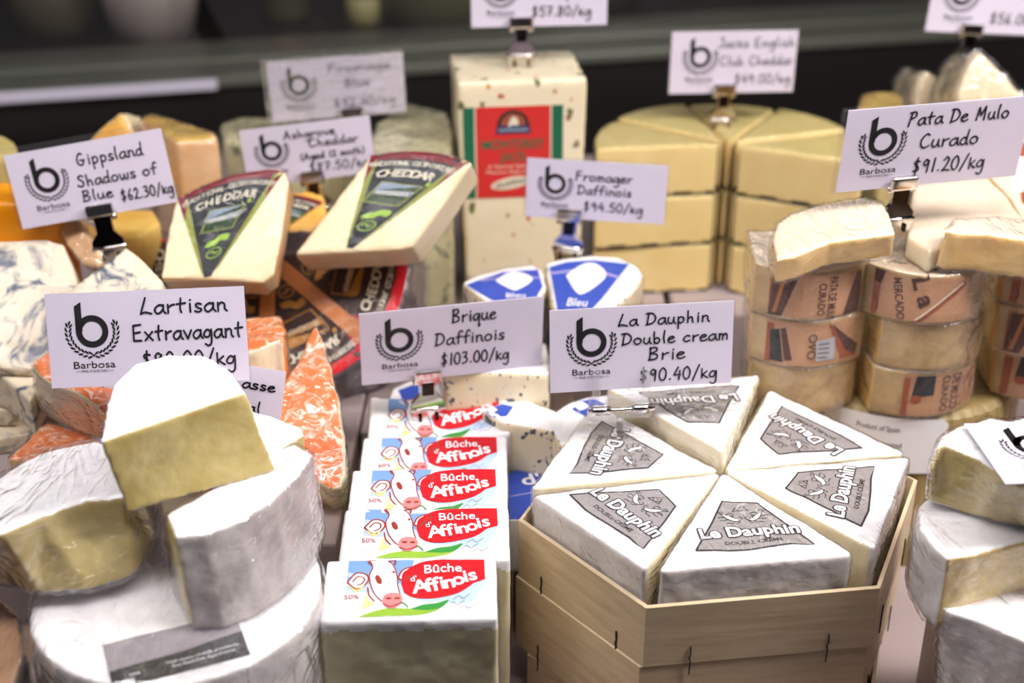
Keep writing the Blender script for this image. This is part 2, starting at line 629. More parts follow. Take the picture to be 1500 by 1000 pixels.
class Art:
    def __init__(self):
        self.faces = []           # (points, material, layer)
        self.T = lambda x, y: (x, y)

    def face(self, pts, mat, layer):
        self.faces.append(([self.T(*p) for p in pts], mat, layer))

    def poly(self, pts, mat, layer=0, holes=()):
        loops = [[Vector((x, y, 0)) for x, y in pts]] + [[Vector((x, y, 0)) for x, y in h] for h in holes]
        flat = [v for l in loops for v in l]
        for t in tessellate_polygon(loops):
            self.face([flat[i][:2] for i in t], mat, layer)

    def blob(self, pts, mat, layer=0, k=6):
        self.poly(smooth_line(list(pts) + [pts[0]], k)[:-1], mat, layer)

    def ellipse(self, x, y, a, b, mat, layer=0, rot=0, seg=20):
        c, s = math.cos(rot), math.sin(rot)
        self.face([(x + a * math.cos(t) * c - b * math.sin(t) * s, y + a * math.cos(t) * s + b * math.sin(t) * c)
                   for t in [2 * math.pi * i / seg for i in range(seg)]], mat, layer)

    def ring(self, x, y, r0, r1, mat, layer=0, seg=40, a0=0, a1=2 * math.pi):
        for i in range(seg):
            t, u = a0 + (a1 - a0) * i / seg, a0 + (a1 - a0) * (i + 1) / seg
            self.face([(x + r0 * math.cos(t), y + r0 * math.sin(t)), (x + r1 * math.cos(t), y + r1 * math.sin(t)),
                       (x + r1 * math.cos(u), y + r1 * math.sin(u)), (x + r0 * math.cos(u), y + r0 * math.sin(u))], mat, layer)

    def stroke(self, pts, w, mat, layer=0, soft=True):
        p = [np.array(a, float) for a in (smooth_line(list(pts)) if soft else pts)]
        p = [p[0]] + [b for a, b in zip(p, p[1:]) if np.linalg.norm(b - a) > 1e-7]
        if len(p) < 2:
            return self.ellipse(p[0][0], p[0][1], w / 2, w / 2, mat, layer, 0, 8)
        L, Rr = [], []
        for i in range(len(p)):
            t = p[min(i + 1, len(p) - 1)] - p[max(i - 1, 0)]
            t = t / (np.linalg.norm(t) + 1e-12)
            n = np.array((-t[1], t[0])) * w / 2
            L.append(p[i] + n)
            Rr.append(p[i] - n)
        for i in range(len(p) - 1):
            self.face([tuple(L[i]), tuple(Rr[i]), tuple(Rr[i + 1]), tuple(L[i + 1])], mat, layer)
        for e in (p[0], p[-1]):
            self.ellipse(e[0], e[1], w / 2, w / 2, mat, layer, 0, 8)

    def outline(self, pts, w, mat, layer=0):
        self.stroke(list(pts) + [pts[0]], w, mat, layer, False)

    def text(self, s, x, y, h, mat, layer=1, width=None, bold=0, rot=0, shear=0, anchor='c'):
        vs, fs = text_mesh(s, bold)
        if not vs:
            return
        thin = text_mesh(s, 0)[0]
        x0, x1 = min(v[0] for v in thin), max(v[0] for v in thin)
        sy = h / .73
        sx = width / (x1 - x0) if width else sy
        off = {'c': (x0 + x1) / 2, 'l': x0, 'r': x1}[anchor]
        c, s_ = math.cos(rot), math.sin(rot)
        P = []
        for a, b in vs:
            a, b = (a - off) * sx + shear * b * sy, b * sy
            P.append((x + a * c - b * s_, y + a * s_ + b * c))
        for f in fs:
            self.face([P[i] for i in f], mat, layer)

    def arctext(self, s, cx, cy, r, h, mat, layer, mid=90, pitch=.8, bold=0):
        step = h * pitch / r
        a = R(mid) + step * (len(s) - 1) / 2
        for ch in s:
            if ch != ' ':
                self.text(ch, cx + r * math.cos(a), cy + r * math.sin(a), h, mat, layer, bold=bold, rot=a - math.pi / 2)
            a -= step

    def hand(self, s, x0, x1, y, h, w, mat, layer=1, tilt=0.0):
        """marker handwriting fitted between x0 and x1 on base line y, capital height h"""
        adv, items = 0, []
        for ch in s:
            if ch == ' ':
                adv += 8
                continue
            a, strokes = GLYPH[ch]
            for k in strokes:
                v = [float(t) for t in k.split()]
                items.append([(adv + v[i], v[i + 1]) for i in range(0, len(v), 2)])
            adv += a + 2.2
        sx, sy = (x1 - x0) / max(adv - 2.2, 1), h / 19
        for it in items:
            pts = [(x0 + px * sx, y + py * sy + px * sx * tilt) for px, py in it]
            self.stroke(pts, w, mat, layer)

    def build(self, name, frame, parent=None, onto=None, off=.0003, step=.00012, cut=0, local=False):
        """frame = (origin, u, v, n).  Laid on the surface of ONTO when given, else flat"""
        bm = bmesh.new()
        mats, ix = [], {}
        lay = bm.verts.layers.float.new('l')
        for pts, m, layer in self.faces:
            if m.name not in ix:
                ix[m.name] = len(mats)
                mats.append(m)
            vs = []
            for x, y in pts:
                v = bm.verts.new((x, y, 0))
                v[lay] = layer
                vs.append(v)
            try:
                f = bm.faces.new(vs)
                f.material_index = ix[m.name]
                f.normal_update()
                if f.normal.z < 0:
                    f.normal_flip()
            except ValueError:
                pass
        if cut:
            xs = [v.co.x for v in bm.verts]
            ys = [v.co.y for v in bm.verts]
            for lo, hi, nv in ((min(xs), max(xs), (1, 0, 0)), (min(ys), max(ys), (0, 1, 0))):
                t = lo + cut
                while t < hi:
                    bmesh.ops.bisect_plane(bm, geom=bm.verts[:] + bm.edges[:] + bm.faces[:], plane_co=Vector(nv) * t, plane_no=nv, dist=1e-7)
                    t += cut
        o, u, v_, n = (Vector(a) for a in frame)
        base = Vector((0, 0, 0)) if local or not parent else parent.location
        tree = bvh_of(onto) if onto else None
        shift = onto.location if onto else Vector()
        for v in bm.verts:
            h = off + step * v[lay]
            w = o + u * v.co.x + v_ * v.co.y
            if tree:
                s = w - shift if not local else w
                hit = tree.ray_cast(s + n * .02, -n, .06)
                if hit[0] is None:
                    hit = tree.ray_cast(s + n * .02 + u * .00007 + v_ * .00009, -n, .06)
                if hit[0] is None:
                    hit = tree.find_nearest(s)
                if hit[0] is not None:
                    w = hit[0] + (shift if not local else Vector())
            v.co = w + n * h - base
        return from_bm(name, bm, mats, parent)


GLYPH = {k: (a, s) for k, a, s in [
    ('a', 9, ["8 8 5 10 1 7 0 3 2 0 5 1 8 6", "8 10 8 3 10 0"]),
    ('b', 9, ["1 19 1 0", "1 6 4 9 7 7 7 2 4 0 1 2"]),
    ('c', 8, ["7 9 4 10 1 7 0 3 3 0 7 2"]),
    ('d', 9, ["7 7 4 10 1 7 0 3 3 0 6 2 7 6", "8 20 7 8 7 2 9 0"]),
    ('e', 8, ["0 5 4 6 7 8 5 10 2 9 0 5 1 1 4 0 8 2"]),
    ('f', 7, ["8 18 6 20 4 17 3 10 3 0", "0 10 7 11"]),
    ('g', 9, ["7 8 4 10 1 7 0 3 3 1 6 3 7 8", "8 10 8 0 7 -7 4 -9 1 -7"]),
    ('h', 9, ["1 19 1 0", "1 5 4 9 6 8 7 0"]),
    ('i', 4, ["2 10 2 0", "2 14 2.5 14.5"]),
    ('k', 8, ["1 14 1 0", "7 10 1 4", "2 5 8 0"]),
    ('l', 4, ["2 20 1 8 2 0"]),
    ('m', 12, ["1 10 1 0", "1 6 3 10 5 8 5 0", "5 6 8 10 10 7 10 0"]),
    ('n', 9, ["1 10 1 0", "1 6 4 10 7 8 7 3 9 0"]),
    ('o', 9, ["4 10 1 8 0 4 3 0 7 2 8 7 5 10 3 9.6"]),
    ('p', 9, ["1 10 1 -9", "1 7 4 10 7 8 7 3 4 0 1 2"]),
    ('q', 9, ["7 8 4 10 0 6 1 1 4 1 7 7", "8 10 7 -9", "7 -9 9 -6"]),
    ('r', 7, ["1 10 1 0", "1 6 4 9 7 10"]),
    ('s', 7, ["6 9 3 10 1 8 3 5 6 3 4 0 0 1"]),
    ('t', 8, ["4 17 3 5 4 0", "0 10 8 11"]),
    ('u', 9, ["1 10 0 4 3 0 6 3 7 9", "7 10 7 3 9 0"]),
    ('v', 8, ["0 10 4 0", "4 0 8 10"]),
    ('w', 12, ["0 10 2 0 5 3 6 9", "6 9 7 1 10 1 11 10"]),
    ('x', 9, ["0 10 8 0", "8 10 0 0"]),
    ('y', 8, ["1 10 1 5 4 3 7 8", "8 10 6 0 3 -8 0 -7"]),
    ('A', 12, ["0 0 6 19", "6 19 10 0", "2 7 9 8"]),
    ('B', 11, ["2 19 1 0", "1 18 7 19 8 14 2 10", "2 10 8 8 8 2 0 0"]),
    ('C', 11, ["9 17 6 19 1 12 1 4 5 0 10 3"]),
    ('D', 12, ["3 19 1 0", "0 18 7 18 11 11 8 3 0 0"]),
    ('E', 11, ["1 18 1 0", "1 18 9 19", "1 9 8 10", "1 0 9 0"]),
    ('F', 10, ["2 18 1 0", "1 18 9 19", "2 10 8 11"]),
    ('G', 12, ["8 17 5 19 1 12 1 4 5 0 8 3 9 8", "4 8 10 8"]),
    ('J', 10, ["8 19 8 4 5 0 1 3", "4 19 11 19"]),
    ('L', 11, ["5 19 0 0", "0 0 4 2 10 0"]),
    ('T', 10, ["5 19 5 0", "0 18 10 19"]),
    ('V', 10, ["0 19 5 0", "5 0 10 19"]),
    ('M', 14, ["1 0 3 18", "3 18 6 6", "6 6 11 19", "11 19 11 0"]),
    ('P', 11, ["4 19 1 -1", "1 18 8 19 9 13 3 9"]),
    ('S', 10, ["9 17 5 19 2 15 5 11 8 6 5 0 0 3"]),
    ('0', 9, ["4 18 1 14 0 6 3 0 7 3 8 12 5 18 3 17"]),
    ('1', 5, ["3 18 2 0"]),
    ('2', 9, ["1 14 4 18 7 14 4 6 0 0", "0 0 4 1 9 0"]),
    ('3', 9, ["1 17 6 18 6 13 3 10", "3 10 7 8 6 2 0 0"]),
    ('4', 9, ["5 18 0 7", "0 7 8 7", "7 13 6 0"]),
    ('5', 9, ["2 18 1 10", "1 10 6 11 7 4 4 0 0 2", "2 18 8 18"]),
    ('6', 9, ["6 18 2 10 1 3 4 0 7 4 5 8 1 5"]),
    ('7', 9, ["0 17 8 18", "8 18 3 0", "2 9 7 9"]),
    ('8', 9, ["7 15 4 18 1 14 6 7 5 1 2 0 1 5 7 13 7 16"]),
    ('9', 9, ["7 13 4 17 1 13 3 9 7 13", "7 15 6 0"]),
    ('$', 10, ["8 15 4 16 2 13 7 7 6 3 1 3", "5 20 4 -2"]),
    ('/', 8, ["8 20 0 -3"]), ('.', 4, ["1 1 2 1.5"]),
    ('(', 5, ["4 20 1 10 4 -3"]), (')', 5, ["1 20 4 10 1 -3"])]}


def cut(name, px, top, h, mats, mat_of=None, bot=None, **kw):
    """a cheese whose upper face has the outline PX: TOP is a height (level face) or (point, normal)"""
    if isinstance(top, (int, float)):
        T = [on_z(x, y, top) for x, y in px]
        n = Vector((0, 0, 1))
        B = [on_z(x, y, top - h) for x, y in bot] if bot else [p - n * h for p in T]
    else:
        n = Vector(top[1]).normalized()
        T = [on_plane(x, y, top[0], n) for x, y in px]
        B = [on_plane(x, y, top[0] - n * h, n) for x, y in bot] if bot else [p - n * h for p in T]
    return lump(name, T, B, mats, mat_of, **kw)


# ------------------------------------------------------------------ the setting
YAW = R(13)
CU, CV = Vector((math.cos(YAW), math.sin(YAW), 0)), Vector((-math.sin(YAW), math.cos(YAW), 0))
ROT = Matrix.Rotation(YAW, 3, 'Z')


def structure(name, boxes, mat, bevel=0):
    bm = bmesh.new()
    for c, s, r in boxes:
        bm_box(bm, Vector(c), s, 0, ROT if r else None, bevel)
    o = from_bm(name, bm, mat)
    o['kind'] = 'structure'
    return o


LEDGE = Vector((-.53, 1.41, 0))


def led(u, v, z):
    p = LEDGE + CU * u + CV * v
    return Vector((p.x, p.y, z))


FLOOR_Z = .017
structure('floor', [((0, 1.3, FLOOR_Z - .02), (3.4, 1.52, .04), 0)], deck_mat)
structure('blocker_ledge', [((0, .27, FLOOR_Z - .02), (3.4, .539, .04), 0), ((0, .40, .085), (3.4, .10, .17), 0)], case_dark)  # dark apron and ledge added out of view to cut light on front faces
structure('trim_1', [((-.385, .86, (FLOOR_Z + .118) / 2), (.56, .34, .118 - FLOOR_Z), 0)], deck_mat, .002)
structure('trim_2', [((-.24, 1.17, (FLOOR_Z + .115) / 2), (.73, .44, .115 - FLOOR_Z), 0), ((-.03, .906, (FLOOR_Z + .115) / 2), (.148, .160, .115 - FLOOR_Z), 0)], deck_mat, .002)
structure('trim_3', [((.43, 1.24, (FLOOR_Z + .115) / 2), (.60, .46, .115 - FLOOR_Z), 0)], deck_mat, .002)
structure('trim_4', [((.36, .585, (FLOOR_Z + .088) / 2), (.215, .20, .088 - FLOOR_Z), 0)], deck_mat, .002)
structure('trim_5', [((-.215, .60, (FLOOR_Z + .053) / 2), (.20, .20, .053 - FLOOR_Z), 0)], deck_mat, .002)
structure('wall_back', [(led(.6, .06, .05), (3.4, .10, .236), 1), (led(.6, .36, .158), (3.4, .50, .02), 1), (led(.6, 1.1, .6), (4.4, .06, 1.6), 1)], case_dark)
structure('trim_6', [(led(.6, .012, .172), (3.4, .024, .012), 1), (led(.6, .045, .170), (3.4, .030, .010), 1)], steel_mat, .002)
structure('trim_7', [(led(.6, .090, .171), (3.4, .044, .016), 1), (led(.6, .15, .1695), (3.4, .05, .006), 1)], steel_mat, .002)
for nm, u0, u1 in (('window_1', -.5, .215), ('window_2', .24, 1.6)):
    bm = bmesh.new()
    off = .105 if nm == 'window_1' else .122
    a, b = led(u0, off, .18), led(u1, off, .18)
    d = CU * (-.29 if nm == 'window_1' else -.21) + CV * .10 + Vector((0, 0, .5))
    th = CV * .005
    q = [a, b, b + d, a + d]
    vs = [bm.verts.new(p) for p in q] + [bm.verts.new(p + th) for p in q]
    for f in ((0, 1, 2, 3), (7, 6, 5, 4), (0, 4, 5, 1), (1, 5, 6, 2), (2, 6, 7, 3), (3, 7, 4, 0)):
        g = bm.faces.new([vs[i] for i in f])
        g.material_index = 1 if f in ((1, 5, 6, 2), (3, 7, 4, 0)) else 0
    bmesh.ops.recalc_face_normals(bm, faces=bm.faces[:])
    o = from_bm(nm, bm, [GLASS, GLASS_EDGE])
    o['kind'] = 'structure'
bm = bmesh.new()
bm_box(bm, led(-.23, -.004, .1715), (.90, .006, .011), 0, ROT, .001)
tag(from_bm('price_rail', bm, rail_white), 'white plastic price rail along the front of the dark back ledge', 'rail')


def tub(px, py, d, r0, r1, h, body, lid, label, cat='tub', lidh=.012, name='tub'):
    p = at(px, py, d)
    e = empty(name, (p.x, p.y, .168))
    bm = bmesh.new()
    lathe(bm, [(r0, 0), (r0 + (r1 - r0) * .5, h * .5), (r1, h), (r1 - .002, h)], 32)
    from_bm('body', bm, body, e)
    bm = bmesh.new()
    lathe(bm, [(r1 + .004, h - lidh * .4), (r1 + .005, h + lidh * .3), (r1 + .004, h + lidh), (r1 - .006, h + lidh * 1.1)], 32)
    from_bm('lid', bm, lid, e)
    return tag(e, label, cat)


tub(229, 80, 1.70, .048, .062, .075, tub_white, tub_grey, 'dull white tapered tub with grey lid behind the glass')
tub(95, 70, 1.74, .055, .062, .075, plain('murky_olive_tub', (84, 78, 58), .5), plain('murky_lid', (70, 66, 56), .5), 'murky olive tub behind the glass, beside the white tapered tub')
tub(-45, 75, 1.72, .04, .045, .10, plain('smoky_jar', (54, 48, 38), .3), case_dark, 'smoky dark jar in the upper corner, behind the glass by the olive tub', 'jar')
tub(645, 62, 1.80, .085, .09, .09, plain('pickle_bowl', (78, 76, 52), .4), plain('pickle_bowl_rim', (62, 60, 46), .5), 'wide dark olive bowl behind the glass above the veined wheel', 'bowl', name='bowl')
tub(850, 50, 1.85, .07, .08, .08, plain('brown_bowl', (66, 60, 44), .5), case_dark, 'brownish bowl behind the glass above the cheese with red label', 'bowl', name='bowl')  # body in one even dark brown
tub(1045, 30, 1.95, .06, .07, .07, plain('steel_tub', (92, 80, 64), .4), tub_grey, 'brown tub with grey lid behind the glass above the yellow cheese stack')
b = empty('bottle', (at(425, 75, 1.78).x, at(425, 75, 1.78).y, .168))
bm = bmesh.new()
lathe(bm, [(.028, 0), (.03, .01), (.024, .06), (.014, .10), (.012, .13)], 24)
from_bm('glass_body', bm, olive_dark, b)
bm = bmesh.new()
lathe(bm, [(.0295, .042), (.0312, .044), (.0300, .060), (.0200, .088), (.0160, .100), (.0140, .101)], 24)
from_bm('foil', bm, red_cap, b)
tag(b, 'dark bottle with pinkish red foil behind the glass', 'bottle')
e = empty('tin', (at(535, 62, 1.76).x, at(535, 62, 1.76).y, .168))
bm = bmesh.new()
lathe(bm, [(.022, 0), (.022, .034), (.020, .036)], 24)
from_bm('body', bm, plain('pale_olive_tin', (176, 168, 116), .35), e)
bm = bmesh.new()
lathe(bm, [(.0225, .033), (.0225, .037), (.020, .038)], 24)
from_bm('rim', bm, steel_mat, e)
tag(e, 'small pale olive tin behind the glass, beside the red foiled bottle', 'tin')


# ------------------------------------------------------------------ price cards
def logo(a, x, y, k, w_mat):
    """the round b with laurel, ring centre at x, y; k = card height"""
    a.ring(x, y, .107 * k, .172 * k, w_mat, 1, 40)
    a.poly([(x - .172 * k, y), (x - .172 * k, y + .27 * k), (x - .10 * k, y + .315 * k), (x - .10 * k, y)], w_mat, 1)
    a.face([(x - .107 * k, y + .03 * k), (x - .10 * k, y + .135 * k), (x - .07 * k, y + .15 * k), (x - .06 * k, y + .09 * k)], w_mat, 1)
    for s in (-1, 1):
        for i in range(10):
            t = i / 9
            an = R(-90) + s * R(8 + 98 * t)
            for rr, da in ((.232, -.5), (.276, .55)):
                cx, cy = x + rr * k * math.cos(an), y + rr * k * math.sin(an)
                a.ellipse(cx, cy, .029 * k, .0105 * k, w_mat, 1, an + s * (math.pi / 2 + da * -.9), 10)
        an = R(-90) + s * R(112)
        a.ellipse(x + .255 * k * math.cos(an), y + .255 * k * math.sin(an), .027 * k, .011 * k, w_mat, 1, an + s * math.pi / 2, 10)
    a.ellipse(x, y - .255 * k, .012 * k, .012 * k, w_mat, 1)
    a.text('Barbosa', x, y - .39 * k, .078 * k, w_mat, 1, .44 * k)
    a.text('FINE FOOD DELI', x, y - .435 * k, .028 * k, w_mat, 1, .28 * k)
    for s in (-1, 1):
        a.stroke([(x + s * .155 * k, y - .422 * k), (x + s * .2 * k, y - .422 * k)], .004 * k, grey_ink, 1, False)


def card_art(Wd, H, lines, lx=.474, ly=.59, pen=.021, tilt=0.0):
    a = Art()
    logo(a, lx * H, ly * H, H, ink)
    for s, x0, x1, y, h in lines:
        a.hand(s, x0 * H, x1 * H, y * H, h * H, pen * H, marker, 2, tilt)
    return a


def project(p):
    q = p - EYE
    d = q.dot(FW)
    return 750 + FPX * q.dot(RT) / d, 500 - FPX * q.dot(UP) / d


def price_card(px, py, d, wpx, slope, lean, yaw, lines, label, clip='chrome', clip_x=0.0, sleeve=(.004, .001), ratio=2.1, flat=None, pen=.021, drop=.022, film_mat=None):
    """card centred on the sight line of px, py at depth d; slope = how its foot runs in view (degrees)"""
    c = at(px, py, d)
    n0 = Matrix.Rotation(R(yaw), 3, 'Z') @ Matrix.Rotation(R(-lean), 3, 'X') @ Vector((0, -1, 0))
    r0 = Matrix.Rotation(R(yaw), 3, 'Z') @ Vector((1, 0, 0))
    ang = 0
    for _ in range(12):
        r = Matrix.Rotation(ang, 3, n0) @ r0
        a, b = project(c - r * .03), project(c + r * .03)
        now = math.degrees(math.atan2(-(b[1] - a[1]), b[0] - a[0]))
        ang += R(slope - now)
    r = Matrix.Rotation(ang, 3, n0) @ r0
    a, b = project(c - r * .05), project(c + r * .05)
    Wd = .1 * wpx / math.hypot(b[0] - a[0], b[1] - a[1])
    H = Wd / ratio
    t = n0.cross(r)
    M = Matrix((r, -n0, t)).transposed().to_4x4()
    M.translation = c - t * H / 2
    root = empty('price_card')
    root.matrix_world = M
    bm = bmesh.new()
    bm_box(bm, Vector((0, 0, H / 2)), (Wd, .0006, H), 0)
    pc = from_bm('paper_card', bm, paper, root)
    art = card_art(Wd, H, lines, pen=pen)
    ar = art.build('tmp', (Vector((-Wd / 2, -.0003, 0)), Vector((1, 0, 0)), Vector((0, 0, 1)), Vector((0, -1, 0))), local=True, off=.0001)
    join(pc, ar)
    if sleeve:
        bm = bmesh.new()
        sl, st = sleeve
        for y in (-.0013, .0013):
            bm_box(bm, Vector((-sl / 2, y, H / 2 + st / 2)), (Wd + sl + .002, .0002, H + st + .001), 0)
        from_bm('plastic_sleeve', bm, film_mat or SLEEVE, root)
    if clip:
        g = make_clip(root, clip, 0, Wd, drop)
        g.location.x = clip_x
        g.scale = (1.22, 1.1, 1.18)
    return tag(root, label, 'price card', 'handwritten price cards')


def join(a, b):
    """b's faces into a's mesh (same space)"""
    bm = bmesh.new()
    bm.from_mesh(a.data)
    base = len(a.data.materials)
    bm2 = bmesh.new()
    bm2.from_mesh(b.data)
    mp = {v.index: bm.verts.new(v.co) for v in bm2.verts}
    for f in bm2.faces:
        try:
            g = bm.faces.new([mp[v.index] for v in f.verts])
            g.material_index = base + f.material_index
        except ValueError:
            pass
    bm.to_mesh(a.data)
    for m in b.data.materials:
        a.data.materials.append(m)
    bm.free()
    bm2.free()
    bpy.data.objects.remove(b)


def make_clip(root, kind, x, Wd, drop):
    m = {'chrome': chrome, 'dark': chrome, 'clear': CLEAR}[kind]
    if kind != 'clear':
        bm = bmesh.new()
        bm_box(bm, Vector((x, -.0032, .0032)), (.0150, .0036, .0075), 0, None, .0012)
        bm_box(bm, Vector((x, .0030, .0032)), (.0150, .0030, .0075), 0, None, .0012)
        bm_tube(bm, (x - .0075, -.0005, -.0012), (x + .0075, -.0005, -.0012), .0022)
        g = from_bm('clip', bm, m, root)
        bm = bmesh.new()
        pr = [(-.0046, -.001), (.0046, -.001), (.0046, -.0095), (.0088, -.0145), (.0088, -.0185), (-.0088, -.0185), (-.0088, -.0145), (-.0046, -.0095)]
        fr = [bm.verts.new((x + a, -.0026, b)) for a, b in pr]
        bk = [bm.verts.new((x + a, .0004, b)) for a, b in pr]
        f = bm.faces.new(fr)
        f.material_index = 1 if kind == 'dark' else 0  # near-black face stands in for dark surroundings mirrored in the chrome
        bm.faces.new(bk[::-1])
        for i in range(8):
            bm.faces.new((fr[i], bk[i], bk[(i + 1) % 8], fr[(i + 1) % 8]))
        bmesh.ops.recalc_face_normals(bm, faces=bm.faces[:])
        if kind != 'dark':
            bm_box(bm, Vector((x, -.0030, -.0055)), (.0064, .0010, .0075), 1)
        from_bm('neck', bm, [m, dark_steel_and_reflection], g)
        bm = bmesh.new()
        vs = [(-.0090, -.0180), (.0090, -.0180), (.0090, -.0190), (.0072, -.029), (-.0072, -.029), (-.0090, -.0190)]
        fr = [bm.verts.new((x + a, -.0032, b)) for a, b in vs]
        bk = [bm.verts.new((x + a, .0012, b)) for a, b in vs]
        bm.faces.new(fr)
        bm.faces.new(bk[::-1])
        for i in range(6):
            bm.faces.new((fr[i], bk[i], bk[(i + 1) % 6], fr[(i + 1) % 6]))
        bmesh.ops.recalc_face_normals(bm, faces=bm.faces[:])
        for s in (-1, 1):
            bm_tube(bm, (x + s * .0045, -.0040, -.0215), (x + s * .0045, -.0040, -.0255), .0010, 1)
        bm_tube(bm, (x - .0095, -.0030, -.0186), (x + .0095, -.0030, -.0186), .0012, 0)
        bm_box(bm, Vector((x, 0, -.028 - drop / 2)), (.003, .0015, drop), 0)
        from_bm('base_plate', bm, [m, dark_steel_and_reflection], g)
        return g
    else:
        bm = bmesh.new()
        for s in (-1, 1):
            bm_box(bm, Vector((x + s * .0125, -.0034, .004)), (.0040, .0024, .016), 0, None, .001)
        bm_box(bm, Vector((x, -.0005, -.010)), (.032, .0050, .013), 0, None, .0015)
        g = from_bm('clip', bm, m, root)
        bm = bmesh.new()
        bm_tube(bm, (x - .017, -.0045, -.010), (x + .017, -.0045, -.010), .0012)
        for s in (-1, 1):
            bm_tube(bm, (x + s * .0105 - .005, -.0045, -.010), (x + s * .0105 + .005, -.0045, -.010), .0024)
        bm_box(bm, Vector((x, 0, -.016 - drop / 2)), (.003, .0015, drop), 0)
        from_bm('hinge_pin', bm, chrome, g)
        return g


price_card(216, 494, .785, 291, 2.4, 20, 0, [('Lartisan', 1.0, 1.91, .75, .17), ('Extravagant', .90, 2.06, .47, .17), ('$92.00/kg', .98, 1.97, .18, .17)],
           'large price card half hidden by the topmost white rinded wedge', sleeve=(.001, .0035), clip_x=.0, drop=.012)
price_card(663, 499, .90, 268, 5.8, -4, 13, [('Brique', 1.12, 1.66, .76, .18), ('Daffinois', .91, 1.77, .46, .17), ('$103.00/kg', .98, 1.83, .17, .17)],
           'price card reading $103.00/kg in a chrome clip above the cow labelled bricks', clip_x=-.017, sleeve=(.008, .001), ratio=2.25)
price_card(940, 508, .845, 268, 3.2, 6, 6, [('La Dauphin', .78, 1.82, .77, .14), ('Double cream', .82, 2.05, .54, .14), ('Brie', 1.13, 1.55, .34, .15), ('$90.40/kg', 1.03, 1.93, .08, .16)],
           'price card reading $90.40/kg in a clear plastic clip behind the boxed wedges', 'clear', -.013, sleeve=(.001, .001), pen=.019)
price_card(1369, 211, .87, 268, 5.0, -6, 13, [('Pata De Mulo', .74, 1.98, .76, .16), ('Curado', .94, 1.66, .47, .17), ('$91.20/kg', .90, 1.80, .16, .18)],
           'price card reading $91.20/kg above the stacked ivory cheese pieces', 'dark', clip_x=-.018, sleeve=(.003, .001), ratio=2.25)
price_card(134, 262, .93, 232, 10.0, 12, 4, [('Gippsland', .92, 1.80, .70, .16), ('Shadows of', .86, 1.92, .42, .15), ('Blue', .88, 1.28, .22, .14), ('$62.30/kg', 1.38, 2.08, .14, .15)],
           'tilted price card reading $62.30/kg, clipped to a blue veined wedge', 'dark', clip_x=.001, sleeve=(.001, .004), drop=.012)
price_card(452, 222, 1.03, 190, 7.0, 0, 10, [('Ashgrove', .70, 1.55, .76, .14), ('Cheddar', 1.10, 1.92, .58, .14), ('(Aged 12 mnth)', .93, 2.0, .37, .11), ('$87.50/kg', 1.05, 2.06, .14, .16)],
           'price card reading $87.50/kg behind the two black labelled cheddar wedges', clip_x=.0, sleeve=(.001, .001), ratio=2.15)
price_card(873, 280, 1.0, 205, -3.4, 2, -6, [('Fromager', .80, 1.72, .67, .16), ('Daffinois', .84, 1.72, .44, .15), ('$94.50/kg', .95, 1.92, .16, .16)],
           'price card reading $94.50/kg in front of the red labelled block', clip_x=-.018, sleeve=(.001, .001), ratio=2.28)
price_card(1074, 91, 1.12, 183, 1.0, 0, 5, [('Jacks English', .74, 1.98, .74, .15), ('Club Cheddar', .80, 1.98, .45, .15), ('$49.00/kg', 1.05, 1.96, .15, .16)],
           'price card reading $49.00/kg above the stack of yellow wedges', clip_x=-.006, sleeve=(.001, .001), ratio=2.02, pen=.016)
price_card(790, -7, 1.06, 200, 1.2, 0, 3, [('Jack Jalapeno', .76, 1.90, .47, .15), ('$57.80/kg', .98, 1.94, .16, .17)],
           'price card cut by the top edge, clipped to the block with red label', clip_x=-.014, sleeve=(.001, .001), ratio=2.2, drop=.012)
price_card(1462, 2, 1.12, 196, -2.5, 0, 3, [('$56.00/kg', .98, 1.94, .16, .17)],
           'price card in the upper corner above the pale hard cheese blocks', clip_x=-.018, sleeve=(.001, .001), ratio=2.1, drop=.03)
price_card(494, 128, 1.10, 198, 4.5, -4, 9, [('Fromage', .95, 1.95, .76, .14), ('Blue', 1.2, 1.6, .50, .14), ('$92.40/kg', 1.0, 1.98, .17, .15)],
           'glare streaked price card reading $92.40/kg, behind another card', clip_x=.01, sleeve=(.003, .002), ratio=2.15, pen=.014, drop=.03, film_mat=CRINKLE)
price_card(282, 585, .83, 262, -9, 18, -4, [('asse', 1.62, 2.0, .74, .12), ('tal', 1.60, 1.86, .46, .13), ('kg', 1.76, 1.93, .10, .13)],
           'white card in the orange rinded cheese, mostly behind another price card', None, sleeve=None)


# ------------------------------------------------------------------ boxed white wedges
HEX = [(9.5, 1.045), (68, .99), (128.5, .975), (190.5, 1.035), (242.8, .99), (310.5, .965)]


def hexagon(c, r, z, a0=0):
    """the slightly uneven six sided plan of the boxes"""
    return [Vector((c[0] + r * k * math.cos(R(a0 + t)), c[1] + r * k * math.sin(R(a0 + t)), z)) for t, k in HEX]


